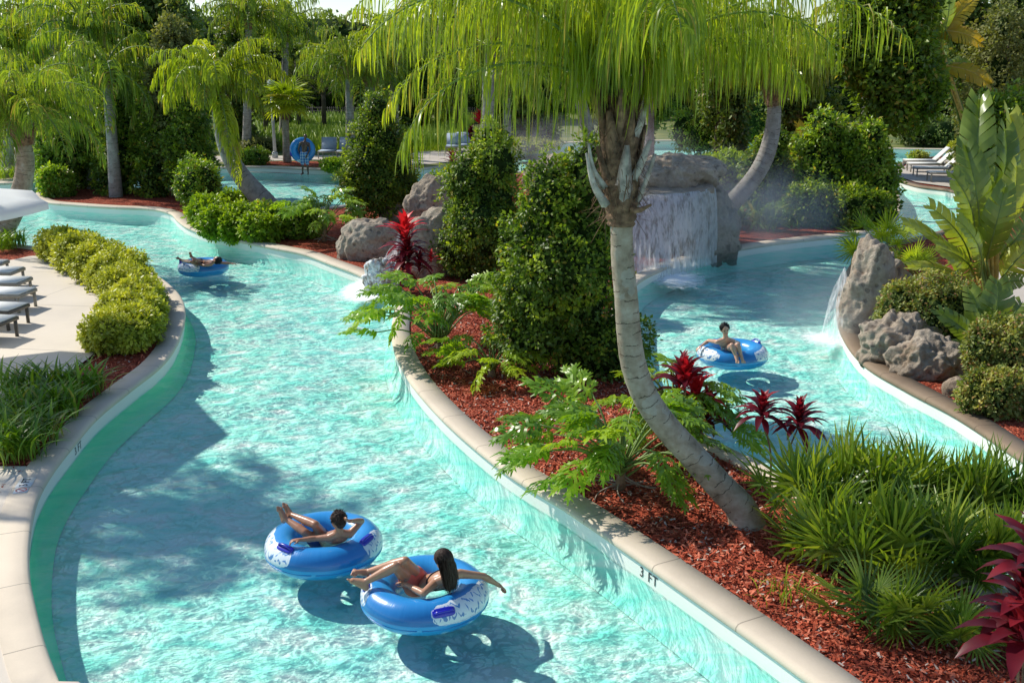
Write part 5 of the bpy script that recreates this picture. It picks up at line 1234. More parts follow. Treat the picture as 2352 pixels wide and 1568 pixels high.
for i in range(m_): V.append(V[1+(rings-1)*m_+i]-np.array([0,0,.10]))
F4+=[[1+(rings-1)*m_+i,hem+i,hem+(i+1)%m_,1+(rings-1)*m_+(i+1)%m_] for i in range(m_)]
mkobj('canopy',np.array(V),[np.array(F),np.array(F4)],M['canvas'],t,world=True)
v,f=tube([[cu[0],cu[1],.26],[cu[0],cu[1],cu[2]+.1]],[.03,.03],10); mkobj('pole',v,f,M['steel'],t,world=True)
mb=MB()
for i in range(n):
    a=a0+i/n*2*math.pi; v,f=tube([cu+[0,0,.05],cu+np.array([math.cos(a)*Rm*.98,math.sin(a)*Rm*.98,-.26])],[.012,.01],4); mb.add(v,f)
mb.build('ribs',M['steel'],t,world=True)
# lamp post
b=g(632,362); Yp=b[1]; t=thing('lamp_post','slim pale lamp post left of the small fan palm','lamp post',b)
hp=D(630,205,Yp)[2]-b[2]; v,f=tube([[0,0,0],[0,0,hp]],[.085,.06],12); mkobj('post',v,f,M['steel'],t,smooth=True)
v,f=tube([[0,0,0],[0,0,.25],[0,0,.3]],[.16,.14,.09],12); mkobj('base',v,f,M['steel'],t,smooth=True)
v,f=tube([[0,0,hp],[0,0,hp+.08],[0,0,hp+.4],[0,0,hp+.45]],[.1,.17,.2,.05],12); mkobj('lantern',v,f,M['white'],t,smooth=True)
# fence
p0=np.array([-20.,80,.22]); p1=np.array([-2.,78,.22]); t=thing('fence','black metal picket fence behind the tall grass','fence',p0); L=np.linalg.norm(p1-p0); u=(p1-p0)/L; a=math.atan2(u[1],u[0])
m=MB()
for z in (.25,1.15,1.35): m.box(tuple(u*L/2+np.array([0,0,z])),(L,.035,.04),rz=a)
m.build('rails',M['fence'],t); m=MB()
for i in range(int(L/.16)): m.box(tuple(u*(i*.16+.08)+np.array([0,0,.75])),(.03,.03,1.45),rz=a)
m.build('pickets',M['fence'],t)
for i in range(8): m=MB(); m.box(tuple(u*(L*i/7)+np.array([0,0,.8])),(.08,.08,1.65),rz=a); m.build('post',M['fence'],t)
# ledge under the standing bather
fillpoly('pool_ledge', ccw(np.array([G(575,383,.26),G(640,384,.26),G(720,389,.26),G(800,392,.26),G(803,403,.03),G(720,401.5,.03),G(640,398,.03),G(572,396,.03)])), .03, M['coping'])

# painted depth marks
def text_mesh(name,s,origin,xd,ud,size,mat,parent=None,lift=.003):
    cu_=bpy.data.curves.new(name,'FONT'); cu_.body=s; cu_.size=size; cu_.align_x='CENTER'; cu_.align_y='CENTER'; cu_.extrude=.0006
    o=bpy.data.objects.new(name,cu_); COL.objects.link(o); dg=bpy.context.evaluated_depsgraph_get(); me=bpy.data.meshes.new_from_object(o.evaluated_get(dg)); bpy.data.objects.remove(o)
    xd=np.array(xd)/np.linalg.norm(xd); ud=np.array(ud)-xd*np.dot(ud,xd); ud/=np.linalg.norm(ud); nn=np.cross(xd,ud)
    m=Matrix(((xd[0],ud[0],nn[0],origin[0]+nn[0]*lift),(xd[1],ud[1],nn[1],origin[1]+nn[1]*lift),(xd[2],ud[2],nn[2],origin[2]+nn[2]*lift),(0,0,0,1)))
    me.transform(m); me.materials.append(mat); o=bpy.data.objects.new(name,me); COL.objects.link(o)
    if parent: me.transform(Matrix.Translation(-parent.location)); o.parent=parent
    return o
def coast_frame(P,q):
    i=int(np.argmin(np.linalg.norm(P[:,:2]-np.array(q)[:2],axis=1))); n=norm2(P,True)[i]; T=P[(i+1)%len(P)]-P[i-1]; T[2]=0; T/=np.linalg.norm(T); return P[i],T,n
def wall_text(P,px,py,label):
    p,T,n=coast_frame(P,G(px,py,.1)); xd=np.cross(np.array([0,0,1.]),n)
    t=thing('depth_mark',label,'sign',(p[0],p[1],.082))
    for dx,s in ((-.105,'3'),(.03,'F'),(.115,'T')):
        text_mesh('letter' if s!='3' else 'numeral',s,np.array([p[0],p[1],.082])+n*.001+xd*dx,xd,[0,0,1],.145,M['ink'],t,lift=.004)
wall_text(PI_,1482,1322,'black 3 FT depth lettering on the pale wall of the middle island')
wall_text(PL,176,1032,'black 3 FT depth lettering on the shaded wall of the left bank')
p,T,n=coast_frame(PL,G(88,1100)); c=p-n*.17; c[2]=.262; xd=np.cross(np.array([0,0,1.]),n); ud=-n
t=thing('depth_tile','white 3 FT depth tile set in the left coping','sign',(c[0],c[1],.262))
def plate(name,c,xd,ud,w,h,mat,parent,z=.0035):
    v=np.array([c+xd*(sx*w/2)+ud*(sy*h/2) for sx,sy in ((-1,-1),(1,-1),(1,1),(-1,1))]); v2=v.copy(); v2[:,2]+=z
    return mkobj(name,np.vstack([v,v2]),np.array([[4,5,6,7],[0,1,5,4],[1,2,6,5],[2,3,7,6],[3,0,4,7]]),mat,parent,world=True)
plate('tile',c,xd,ud,.30,.17,M['tile'],t); text_mesh('lettering','3 FT',c+[0,0,.004],xd,ud,.13,M['ink'],t)
c2=c-T*0+(-T if T[1]>0 else T)*.33+n*0; i2,T2,n2_=coast_frame(PL,c2); c2=i2-n2_*.17; c2[2]=.262; xd2=np.cross(np.array([0,0,1.]),n2_)
t=thing('no_diving_tile','small white no diving tile with a red ring in the left coping','sign',(c2[0],c2[1],.262))
plate('tile',c2,xd2,-n2_,.17,.15,M['tile'],t)
th=np.linspace(0,2*math.pi,25)[:-1]; V=[];F=[]
for i_,a in enumerate(th):
    for r_ in (.05,.062): V.append(c2+xd2*(r_*math.cos(a))-n2_*(r_*math.sin(a))+[0,0,.006])
F=[[2*i_,2*i_+1,(2*i_+3)%48,(2*i_+2)%48] for i_ in range(24)]
k0=len(V); dd=unit(xd2-n2_); pp=unit(xd2+n2_)
V+= [c2+dd*.055+pp*.006+[0,0,.0065],c2+dd*.055-pp*.006+[0,0,.0065],c2-dd*.055-pp*.006+[0,0,.0065],c2-dd*.055+pp*.006+[0,0,.0065]]; F.append([k0,k0+1,k0+2,k0+3])
mkobj('symbol',np.array(V),np.array(F),M['red_ink'],t,world=True)

# ------------------------------------------------------------------ swim tubes
def swim_tube(label,c,patches,handles,R0=.435,r0=.168,group='swim tubes',rot=None,rz=0.,name='swim_tube'):
    """patches: (centre az deg, half width deg); handles: (az deg, v deg)"""
    nu,nv=160,48; t=thing(name,label,'swim tube',c,0,group)
    if rot is not None: t.rotation_euler=rot
    u=np.linspace(0,2*math.pi,nu,endpoint=False); v=np.linspace(0,2*math.pi,nv+1)[:-1]
    rr=r0*(1+.012*np.sin(u*9)[:,None]*np.cos(v)[None]); rr=rr*(1-.03*np.exp(-((v-math.pi*2+.12)/.06)**2)-.03*np.exp(-((v-.0)/.05)**2))[None] if False else rr
    X=(R0+rr*np.cos(v))*np.cos(u)[:,None]; Yy=(R0+rr*np.cos(v))*np.sin(u)[:,None]; Z=rr*np.sin(v)*.95
    V=np.stack([X,Yy,Z],-1).reshape(-1,3)
    i=np.arange(nu)[:,None]; j=np.arange(nv)[None]; F=np.stack([i*nv+j,((i+1)%nu)*nv+j,((i+1)%nu)*nv+(j+1)%nv,i*nv+(j+1)%nv],-1).reshape(-1,4)
    ud=np.degrees(u)[:,None]; vd=((np.degrees(v)+180)%360-180)[None]; pt=np.zeros((nu,nv))
    for a,h in patches:
        da=np.abs((ud-a+180)%360-180)/h; dv=np.abs(vd-32)/46; pt=np.maximum(pt,np.clip(1.5-np.maximum(da,0)**2.5*1.0-dv**3.0,0,1.5)*.6)
    UV=np.stack(np.broadcast_arrays((u/(2*math.pi))[:,None]*2.7,(v/(2*math.pi))[None]),-1).reshape(-1,2)
    # keep the seam of the noise at the back by using a plain uv; blue ramp reads v
    b=mkobj('ring',V,F,M['tube'],t,smooth=True,attrs={'patch':pt.ravel()},uv=UV)
    # seam bead
    for vs in (R(-18),):
        q=np.stack([(R0+(r0+.001)*math.cos(vs))*np.cos(u),(R0+(r0+.001)*math.cos(vs))*np.sin(u),np.full(nu,(r0+.001)*math.sin(vs)*.95)],1); q=np.vstack([q,q[:1]])
        sv,sf=tube(q,.0045,5,cap=False); mkobj('seam',sv,sf,M['tube'],t,smooth=True,attrs={'patch':np.zeros(len(sv))},uv=np.tile([.1,.1],(len(sv),1)))
    for a,vv in handles:
        a=R(a);vv=R(vv); er=np.array([math.cos(a),math.sin(a),0]); et=np.array([-math.sin(a),math.cos(a),0]); nn=er*math.cos(vv)+np.array([0,0,math.sin(vv)]); pc=er*R0+nn*r0
        bb=np.cross(et,nn); m=MB()
        # pad: rounded rectangle lying on the vinyl
        pl=[];
        for k in range(20):
            th_=k/20*2*math.pi; ex=math.copysign(abs(math.cos(th_))**.45,math.cos(th_))*.105; ey=math.copysign(abs(math.sin(th_))**.45,math.sin(th_))*.042; pl.append((ex,ey))
        P=[]
        for hgt,sc in ((-.012,1),(.008,1),(.013,.9)):
            for ex,ey in pl:
                # follow the ring curvature
                P.append(pc+et*ex*sc+bb*ey*sc+nn*(hgt-ex*ex*.55*math.cos(vv)-ey*ey*2.6))
        P=np.array(P); F4=[[k*20+q,k*20+(q+1)%20,(k+1)*20+(q+1)%20,(k+1)*20+q] for k in range(2) for q in range(20)]
        P=np.vstack([P,pc+nn*.013]); F3=[[60,40+q,40+(q+1)%20] for q in range(20)]
        m.add(P,[np.array(F3),np.array(F4)]); h=m.build('handle',M['handle'],t,smooth=True)
        arc=[pc+et*x+nn*(z) for x,z in ((-.085,.0),(-.07,.03),(-.03,.042),(.03,.042),(.07,.03),(.085,.0))]; sv,sf=tube(catmull(arc,4),.012,8); mkobj('grip',sv,sf,M['handle'],h,smooth=True)
    return t
TG=G(976,1362,.098); TB=G(744,1249,.098); TR_=G(1682,812,.098); TF=G(467,613,.098)
swim_tube('blue swim tube carrying the long-haired girl, nearest the camera',TG,[(-38,52),(188,26)],[(-68,38),(186,50)])
swim_tube('blue swim tube carrying the short-haired boy beside the girl',TB,[(-12,26),(205,50)],[(-22,62),(-128,66)])
swim_tube('blue swim tube carrying the boy who faces the camera in the right channel',TR_,[(205,36),(-28,40)],[(28,60)])
swim_tube('blue swim tube carrying the boy floating farthest away in the left channel',TF,[(-125,55)],[(-165,60)])
FS=G(700,401,.03); FS[2]=.03
th_c=D(695,345,FS[1]+.30)
hs=swim_tube('blue swim tube held upright by the standing bather on the ledge',th_c,[(265,30)],[(200,30)],R0=.40,r0=.17,rot=(R(80),0,R(12)))
V=[[0,0,-.05]]+[[.42*math.cos(a),.42*math.sin(a),-.10] for a in np.linspace(0,2*math.pi,33)[:-1]]; mkobj('base_panel',np.array(V),np.array([[0,1+i,1+(i+1)%32] for i in range(32)]),M['tube'],hs,attrs={'patch':np.zeros(33)},uv=np.tile([.1,.4],(33,1)),smooth=True)

# ------------------------------------------------------------------ people
def caps(p,q,r0,r1,n=12,k=5):
    p=np.array(p,float);q=np.array(q,float);d=q-p;L=np.linalg.norm(d)
    if L<1e-5: d=np.array([0,0,1e-3]); L=1e-3; q=p+d
    u=d/L; a=np.linspace(-math.pi/2,0,k); b=np.linspace(0,math.pi/2,k)
    pts=[p+u*r0*math.sin(x) for x in a]+[q+u*r1*math.sin(x) for x in b]; rr=[max(r0*math.cos(x),1e-4) for x in a]+[max(r1*math.cos(x),1e-4) for x in b]
    ref=np.array([0,0,1.]) if abs(u[2])<.9 else np.array([1.,0,0]); x=np.cross(u,ref); x/=np.linalg.norm(x); y=np.cross(u,x); th=np.linspace(0,2*math.pi,n,endpoint=False)
    V=np.vstack([np.array(P)+r*(np.cos(th)[:,None]*x+np.sin(th)[:,None]*y) for P,r in zip(pts,rr)]); m=len(pts)
    F=[[i*n+j,i*n+(j+1)%n,(i+1)*n+(j+1)%n,(i+1)*n+j] for i in range(m-1) for j in range(n)]
    V=np.vstack([V,pts[0],pts[-1]]); F3=[[m*n,(j+1)%n,j] for j in range(n)]+[[m*n+1,(m-1)*n+j,(m-1)*n+(j+1)%n] for j in range(n)]
    return V,[np.array(F3),np.array(F)]
def elli(c,X,Y_,Z,rad):
    v,f=ELL; Mx=np.stack([X,Y_,Z],1); return (v*np.array(rad))@Mx.T+np.array(c),[f]
ELL=ico(3)
def remesh(name,parts,vox,mat,parent,smooth=3,origin=None):
    mb=MB()
    for V,F in parts: mb.add(V,F)
    o=mb.build(name+'_src',mat); md=o.modifiers.new('r','REMESH'); md.mode='VOXEL'; md.voxel_size=vox; md.use_smooth_shade=True
    s=o.modifiers.new('s','SMOOTH'); s.iterations=smooth; s.factor=.5
    dg=bpy.context.evaluated_depsgraph_get(); dg.update(); me=bpy.data.meshes.new_from_object(o.evaluated_get(dg)); bpy.data.objects.remove(o)
    me.materials.clear(); me.materials.append(mat); me.name=name
    me.polygons.foreach_set('use_smooth',np.ones(len(me.polygons),bool))
    r=bpy.data.objects.new(name,me); COL.objects.link(r)
    if parent is not None: me.transform(Matrix.Translation(-Vector(parent.location))); r.parent=parent
    return r
def U(a): a=np.array(a,float); return a/np.linalg.norm(a)
def hand(w,d,nrm,s=1.0,curl=.5,mir=1):
    """w wrist, d direction of the palm, nrm palm normal (fingers curl towards it)"""
    d=U(d); nrm=U(np.array(nrm)-d*np.dot(nrm,d)); sd=np.cross(d,nrm)*mir; out=[]
    pc=w+d*.045*s; out.append(elli(pc,sd,d,nrm,(.038*s,.05*s,.016*s)))
    out.append(caps(w,pc,.024*s,.022*s))
    for i,(o,l) in enumerate(((-.027,.062),(-.009,.072),(.009,.068),(.026,.052))):
        b=w+d*.085*s+sd*o*s; c=curl*(1+.15*i); p=b
        dr=d.copy()
        for k,f in enumerate((.45,.3,.25)):
            ang=c*(.5+.5*k); dr=U(dr*math.cos(ang)+nrm*math.sin(ang)); dr2=U(dr+sd*(o*3)); q=p+dr2*l*f*s*1.05; out.append(caps(p,q,.0092*s,.0085*s,8,3)); p=q
    b=w+d*.03*s-sd*.034*s; t1=U(d*.7-sd*.7+nrm*.25); q=b+t1*.036*s; out.append(caps(b,q,.012*s,.010*s,8,3)); q2=q+U(d*.95-sd*.2+nrm*.3)*.03*s; out.append(caps(q,q2,.010*s,.008*s,8,3))
    return out
def foot(a,toe,up,s=1.0):
    """a ankle, toe direction, up = dorsal side"""
    d=U(toe); up=U(np.array(up)-d*np.dot(up,d)); sd=np.cross(d,up); out=[]
    heel=a-up*.045*s-d*.035*s; ball=a-up*.05*s+d*.115*s
    out.append(caps(a,heel,.036*s,.032*s)); out.append(caps(heel,ball,.03*s,.027*s)); out.append(caps(a,ball+up*.012*s,.034*s,.024*s)); out.append(caps(ball-sd*.022*s,ball+sd*.02*s,.024*s,.02*s))
    for i,o in enumerate((-.03,-.012,.003,.017,.030)):
        r=(.0125,.0095,.009,.0088,.0082)[i]*s; b=ball+sd*o*s+d*(.012-.004*i)*s; out.append(caps(b,b+d*(.035-.004*i)*s+up*.002,r,r*.9,8,3))
    return out
def person(label,J,face,hair_kind,skinm,hairm,s=1.0,group=None,shorts=None,sm='navy',top=None,eyes=False,hup=None,curl=(.5,.5),hn=(None,None),shorts_len=.5,vox=.0075):
    J={k:np.array(v,float) for k,v in J.items()}
    t=thing('person',label,'person',J['hip'],0,group); P=[]
    nk=J['neck']; hd=J['head']; f=U(face); up=U(hd-nk) if hup is None else U(hup); f=U(f-up*np.dot(f,up)); sd=np.cross(f,up)
    # head
    P.append(elli(hd+up*.02*s,sd,f,up,(.074*s,.092*s,.098*s))); P.append(elli(hd-up*.045*s+f*.028*s,sd,f,up,(.054*s,.058*s,.062*s)))
    P.append(caps(hd+f*.088*s-up*.002*s,hd+f*.108*s-up*.030*s,.009*s,.014*s,8,3)); P.append(caps(hd+f*.08*s+sd*.035*s+up*.022*s,hd+f*.08*s-sd*.035*s+up*.022*s,.012*s,.012*s,8,3))
    P.append(caps(hd+f*.078*s-up*.062*s+sd*.016*s,hd+f*.078*s-up*.062*s-sd*.016*s,.010*s,.010*s,8,3))
    for g_ in (-1,1): P.append(elli(hd+sd*g_*.076*s-up*.005*s-f*.008*s,sd,f,up,(.010*s,.02*s,.032*s)))
    P.append(caps(nk-up*.02*s,hd-up*.04*s-f*.015*s,.048*s,.046*s))
    # torso
    shL,shR=J['shL'],J['shR']; hip=J['hip']; mid=(shL+shR)/2; sx=U(shR-shL); tu=U(mid-hip); fr=np.cross(tu,sx); 
    if np.dot(fr,f)<0: pass
    hw=.088*s; hL=J.get('hipL',hip-sx*hw); hR=J.get('hipR',hip+sx*hw)
    ch=mid-tu*.10*s; P.append(elli(ch,sx,fr,tu,(.145*s,.095*s,.135*s))); wa=(hip+mid)/2-tu*.02*s; P.append(elli(wa,sx,fr,tu,(.118*s,.085*s,.15*s))); P.append(elli(hip,sx,fr,tu,(.135*s,.10*s,.105*s)))
    P.append(caps(ch,hip,.09*s,.09*s)); P.append(caps(nk-up*.03*s,shL,.05*s,.05*s)); P.append(caps(nk-up*.03*s,shR,.05*s,.05*s)); P.append(caps(nk,mid-tu*.05*s,.055*s,.08*s))
    for g_,(sh,el,ha) in enumerate(((shL,J['elL'],J['haL']),(shR,J['elR'],J['haR']))):
        P.append(caps(sh,sh+(el-sh)*.35,.050*s,.044*s)); P.append(caps(sh+(el-sh)*.3,el,.044*s,.034*s)); P.append(caps(el,el+(ha-el)*.35,.035*s,.037*s)); P.append(caps(el+(ha-el)*.35,ha,.037*s,.022*s))
        nr=hn[g_] if hn[g_] is not None else (0,0,-1); hd_=J.get('hd'+'LR'[g_]); hd_=U(hd_) if hd_ is not None else U(ha-el); P+=hand(ha,hd_,nr,s,curl[g_],1 if g_ else -1)
    for g_,(h,kn,an,to) in enumerate(((hL,J['knL'],J['anL'],J['toL']),(hR,J['knR'],J['anR'],J['toR']))):
        P.append(caps(h,h+(kn-h)*.5,.086*s,.070*s)); P.append(caps(h+(kn-h)*.5,kn,.070*s,.050*s)); P.append(caps(kn,kn+(an-kn)*.3,.050*s,.053*s)); P.append(caps(kn+(an-kn)*.3,an,.053*s,.030*s))
        fd=to-an; upf=-(an-kn)*1.0 if abs(np.dot(U(fd),U(an-kn)))<.93 else np.array([0,0,1.]); P+=foot(an,fd,upf,s)
    body=remesh('body',P,vox,M[skinm],t)
    H=[]
    if hair_kind=='short':
        H.append(elli(hd+up*.038*s-f*.018*s,sd,f,up,(.086*s,.098*s,.092*s))); H.append(elli(hd-up*.02*s-f*.05*s,sd,f,up,(.070*s,.050*s,.070*s)))
        rg=np.random.default_rng(3)
        for i in range(34):
            a=rg.normal(size=3); a=U(a); a=sd*a[0]+up*abs(a[2])+f*min(a[1],.35); q=hd+up*.04*s-f*.018*s+a*.088*s; H.append(caps(q-a*.02*s,q+U(a*.6+np.array(rg.normal(size=3))*.5)*.018*s,.016*s,.008*s,6,3))
    elif hair_kind=='crop':
        H.append(elli(hd+up*.032*s-f*.016*s,sd,f,up,(.079*s,.09*s,.086*s))); H.append(elli(hd-up*.02*s-f*.042*s,sd,f,up,(.062*s,.048*s,.06*s)))
    else:
        H.append(elli(hd+up*.03*s-f*.016*s,sd,f,up,(.088*s,.100*s,.098*s))); H.append(elli(hd-up*.045*s-f*.055*s,sd,f,up,(.078*s,.052*s,.10*s)))
        be=J['hairend']; m1=hd-up*.11*s-f*.07*s
        rg=np.random.default_rng(4)
        for i in range(26):
            o=sd*rg.uniform(-.06,.06)*s+f*rg.uniform(-.02,.01)*s; e=be+sd*rg.uniform(-.05,.05)*s+up*rg.uniform(-.03,.05)*s; q=catmull([hd-f*.05*s+o,m1+o*1.1,e],4)
            for k in range(len(q)-1): H.append(caps(q[k],q[k+1],.020*s*(1-.6*k/len(q)),.020*s*(1-.6*(k+1)/len(q)),6,3))
    hb=remesh('hair',H,.008,M[hairm],t,smooth=2)
    if hair_kind in ('long','short'):
        rg=np.random.default_rng(9); n=520 if hair_kind=='long' else 420; a=unit(rg.normal(size=(n,3)))
        if hair_kind=='long':
            a=a*[1,1,1]; P0=hd+up*.03*s-f*.016*s+(sd*a[:,:1]*.088+f*(-abs(a[:,1:2]))*.100+up*a[:,2:3]*.098)*s; be=J['hairend']
            E=be+sd*(a[:,:1]*.065*s+rg.normal(size=(n,1))*.012)+up*rg.uniform(-.05,.09,(n,1))*s-f*rg.uniform(0,.035,(n,1))*s; Mi=P0*.35+E*.65-f*.028*s+up*.05*s+sd*a[:,:1]*.03*s
            tt=np.linspace(0,1,6)[None,:,None]; Q=P0[:,None]*(1-tt)**2+2*Mi[:,None]*tt*(1-tt)+E[:,None]*tt**2; wd=np.tile(np.array([.003,.004,.004,.003,.002,.0006])*s,(n,1)); sdv=np.tile(sd,(n,6,1))
        else:
            P0=hd+up*.038*s-f*.018*s+(sd*a[:,:1]*.084+f*np.minimum(a[:,1:2],.45)*.096+up*np.maximum(a[:,2:3],-.35)*.09)*s; o_=unit(P0-hd); dd=unit(o_*.7-up*.4+rg.normal(size=(n,3))*.5)
            tt=np.linspace(0,1,3)[None,:,None]; Q=P0[:,None]+dd[:,None]*tt*.030*s; wd=np.tile(np.array([.004,.003,.0006])*s,(n,1)); sdv=unit(np.cross(np.repeat(dd[:,None],3,1),o_[:,None]))
        V,F,_k=strips(Q,wd,sdv); mkobj('hair_strands',V,F,M[hairm],t,world=True)
    if eyes:
        for g_ in (-1,1):
            V,F=elli(hd+f*.083*s+sd*g_*.03*s+up*.005*s,sd,f,up,(.014*s,.010*s,.007*s)); mkobj('eye',V,F,M['hair_b'],t,world=True,smooth=True)
            V,F=caps(hd+f*.092*s+sd*g_*.018*s+up*.026*s,hd+f*.086*s+sd*g_*.046*s+up*.026*s,.005*s,.004*s,6,3); mkobj('eyebrow',V,F,M['hair_b'],t,world=True)
        V,F=caps(hd+f*.088*s-up*.062*s+sd*.02*s,hd+f*.088*s-up*.062*s-sd*.02*s,.005*s,.005*s,6,3); mkobj('mouth',V,F,M['coral'],t,world=True)
    if shorts:
        S=[elli(hip,sx,fr,tu,(.150*s,.115*s,.10*s))]
        for h,kn in ((hL,J['knL']),(hR,J['knR'])): S.append(caps(h,h+(kn-h)*shorts_len,.100*s,.088*s))
        remesh('shorts',S,.012,M[sm],t)
    if top:
        S=[]; 
        for k in range(12):
            a0_=k/12*2*math.pi;a1=(k+1)/12*2*math.pi; w=lambda a:ch+sx*math.cos(a)*.150*s+fr*math.sin(a)*.100*s-tu*.03*s; S.append(caps(w(a0_),w(a1),.009,.009,6,3))
        S.append(caps(nk-f*.045*s-up*.03*s,ch-f*.1*s-tu*.03*s,.006,.006,6,3)) if False else None
        remesh('swim_top',S,.006,M[top],t,smooth=1)
    for k in (('shL','elL'),('elL','haL'),('hip','knL'),('knL','anL'),('hip','neck'),('shL','shR'),('neck','head'),('elR','haR'),('shR','elR'),('knR','anR')):
        print(label[:14],k,round(float(np.linalg.norm(J[k[0]]-J[k[1]])),2))
    return t
g3=lambda x,y,z: G(x,y,z)
# girl in the nearest tube, seen from behind, legs over the left rim
person('girl with long dark hair lying back in the nearest tube, one arm stretched out',dict(
  head=g3(1018,1286,.56),neck=g3(1028,1318,.42),shL=g3(1001,1336,.33),shR=g3(1057,1317,.36),hip=g3(962,1345,.10),
  elL=g3(972,1362,.30),haL=g3(937,1344,.30),elR=g3(1110,1322,.30),haR=g3(1142,1341,.16),knL=g3(908,1300,.46),knR=g3(930,1288,.47),
  anL=g3(838,1336,.31),anR=g3(843,1313,.31),toL=g3(812,1322,.36),toR=g3(818,1310,.36),hipL=g3(952,1348,.12),hipR=g3(972,1338,.12),hairend=g3(1036,1350,.31)),
  face=(-.75,.62,-.1),hair_kind='long',skinm='skin_t',hairm='hair',s=.94,group='bathers riding tubes',shorts=True,sm='coral',top='dark',curl=(.3,.4),shorts_len=.42)
person('short-haired boy reclining in a tube, feet up, one hand behind his head',dict(
  head=g3(776,1194,.52),neck=g3(779,1218,.40),shL=g3(757,1234,.32),shR=g3(803,1226,.34),hip=g3(738,1243,.10),
  elL=g3(726,1236,.31),haL=g3(690,1239,.32),elR=g3(831,1196,.44),haR=g3(806,1196,.52),knL=g3(700,1222,.30),knR=g3(724,1204,.38),
  anL=g3(655,1190,.38),anR=g3(668,1181,.39),toL=g3(646,1160,.52),toR=g3(659,1150,.52),hipL=g3(730,1246,.12),hipR=g3(747,1239,.12)),
  face=(-.80,.58,-.05),hair_kind='short',skinm='skin_m',hairm='hair',s=.86,group='bathers riding tubes',shorts=True,sm='navy',curl=(.9,.5),hn=((0,0,-1),(.3,.5,0)),shorts_len=.35)
person('dark-haired boy facing the camera in the tube of the right channel',dict(
  head=g3(1665,757,.62),neck=g3(1667,775,.48),shL=g3(1648,785,.40),shR=g3(1684,784,.40),hip=g3(1672,808,.12),
  elL=g3(1628,782,.35),haL=g3(1611,794,.27),elR=g3(1697,788,.30),haR=g3(1690,803,.28),knL=g3(1681,793,.42),knR=g3(1694,792,.42),
  anL=g3(1690,817,.26),anR=g3(1702,816,.26),toL=g3(1691,829,.20),toR=g3(1706,827,.20),hipL=g3(1668,808,.13),hipR=g3(1680,806,.13)),
  face=(.1,-1,-.12),hair_kind='short',skinm='skin_l',hairm='hair_b',s=.88,group='bathers riding tubes',shorts=True,sm='navy',eyes=True,curl=(.4,.4),shorts_len=.35)
person('boy lying flat across the farthest tube with one arm flung out to the right',dict(
  head=g3(498,598,.40),neck=g3(488,603,.36),shL=g3(484,607,.33),shR=g3(486,601,.33),hip=g3(462,604,.20),
  elL=g3(470,610,.31),haL=g3(455,607,.31),elR=g3(514,604,.31),haR=g3(531,605,.30),knL=g3(440,602,.40),knR=g3(450,598,.44),
  anL=g3(418,598,.32),anR=g3(440,590,.50),toL=g3(405,590,.42),toR=g3(439,577,.66),hipL=g3(459,607,.2),hipR=g3(463,602,.2)),
  face=(-.6,.3,.65),hair_kind='short',skinm='skin_m',hairm='hair_b',s=.9,group='bathers riding tubes',shorts=True,sm='navy',hup=(.8,-.1,.5),shorts_len=.35)
b=FS+np.array([0,0,0]); q=lambda x,y,z: b+np.array([x,y,z])
person('dark-skinned bather in blue plaid shorts standing on the ledge and holding a tube',dict(
  head=q(.10,.05,1.66),neck=q(.07,.03,1.46),shL=q(-.13,.02,1.38),shR=q(.25,.04,1.36),hip=q(.02,0,.92),
  elL=q(-.24,.08,1.12),haL=q(-.22,.22,.90),elR=q(.28,-.02,1.08),haR=q(.17,-.10,.86),knL=q(-.07,-.02,.48),knR=q(.14,.0,.48),
  anL=q(-.09,.0,.09),anR=q(.15,.03,.09),toL=q(-.16,-.12,.05),toR=q(.16,-.14,.05)),
  face=(.2,-1,-.5),hair_kind='crop',skinm='skin_d',hairm='hair_b',s=1.02,shorts=True,sm='plaid',shorts_len=.95,hup=(.1,-.25,1),hn=((0,-1,0),(0,1,0)),vox=.012)

# ------------------------------------------------------------------ mist
def mist(label,c,rad,dens,seed):
    v,f=ico(4); rad=np.array(rad); d=np.array([.22*mnoise.noise(Vector(p*1.6)+Vector((seed,0,0))) for p in v])
    m,t,o=nt('drifting_mist'); P=N(t,'ShaderNodeTexCoord').outputs['Object']
    ln=N(t,'ShaderNodeVectorMath',_operation='LENGTH'); mp=N(t,'ShaderNodeMapping',Vector=P); mp.inputs['Scale'].default_value=tuple(1/rad); t.links.new(mp.outputs[0],ln.inputs[0])
    fall=mth(t,'SUBTRACT',1.0,ln.outputs['Value'],clamp=True); nz=N(t,'ShaderNodeTexNoise',Vector=P,Scale=1.1,Detail=3.0,Distortion=.6).outputs['Fac']
    de=mth(t,'MULTIPLY',mth(t,'MULTIPLY',fall,dens*2.0),mth(t,'MULTIPLY',mth(t,'SUBTRACT',nz,.36),3.2,clamp=True))
    vs=N(t,'ShaderNodeVolumeScatter',Color=(.9,.95,1,1),Density=de,Anisotropy=.45); t.links.new(vs.outputs[0],o.inputs['Volume'])
    ob=mkobj('mist',v*rad*(1+d)[:,None],f,m); ob.location=tuple(c); tag(ob,label,'mist'); return ob
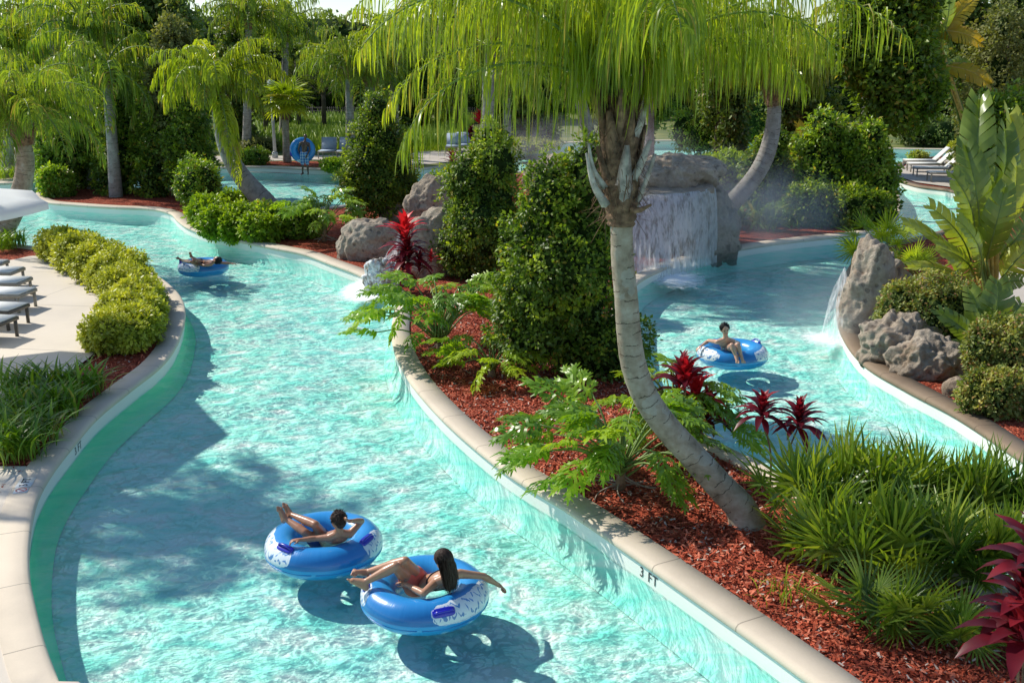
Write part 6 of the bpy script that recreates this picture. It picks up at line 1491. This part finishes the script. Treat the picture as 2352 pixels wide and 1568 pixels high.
mist('mist hanging around the big waterfall and the leaning palm foot',gb+np.array([.9,.6,1.1]),(3.7,2.5,1.9),.36,3)
mist('mist rising over the back pool behind the egg-shaped shrubs',D(1340,350,33),(4.0,3.0,1.3),.13,8)
mist('spray drifting from the small fall on the right boulder',G(1925,745,.4)+np.array([-.2,0,.2]),(1.3,1.2,1.0),.3,12)

# ------------------------------------------------------------------ light, camera, render
w=bpy.data.worlds.new('World'); scene.world=w; w.use_nodes=True; t=w.node_tree; t.nodes.clear()
sky=t.nodes.new('ShaderNodeTexSky'); sky.sky_type='NISHITA'; sky.sun_disc=False; sky.sun_elevation=SUN_EL; sky.sun_rotation=-SUN_AZ; sky.air_density=1.0; sky.dust_density=.3; sky.ozone_density=2.6
bg=t.nodes.new('ShaderNodeBackground'); bg.inputs[1].default_value=.15; ou=t.nodes.new('ShaderNodeOutputWorld'); t.links.new(sky.outputs[0],bg.inputs[0]); t.links.new(bg.outputs[0],ou.inputs[0])
ld=bpy.data.lights.new('sun','SUN'); ld.energy=5.0; ld.angle=R(.9); ld.color=(1.0,.95,.84); lo=bpy.data.objects.new('sun',ld); COL.objects.link(lo)
lo.rotation_euler=Vector(tuple(SUN)).to_track_quat('Z','Y').to_euler(); lo.location=(0,0,30)
cd=bpy.data.cameras.new('camera'); cam=bpy.data.objects.new('camera',cd); COL.objects.link(cam); cam.location=(0,0,H); cam.rotation_euler=(math.pi/2-TH,0,0)
cd.sensor_width=36; cd.lens=36*FPX/2352; cd.clip_end=3000; cd.clip_start=.1; scene.camera=cam
scene.view_settings.view_transform='Standard'; scene.view_settings.look='None'; scene.view_settings.exposure=0; scene.view_settings.gamma=1
cy=scene.cycles; scene.render.engine='CYCLES'; cy.max_bounces=8; cy.diffuse_bounces=3; cy.glossy_bounces=3; cy.transmission_bounces=4; cy.transparent_max_bounces=16; cy.volume_bounces=1
cy.use_denoising=True; cy.caustics_reflective=False; cy.caustics_refractive=False; cy.sample_clamp_indirect=6; cy.volume_step_rate=2.0
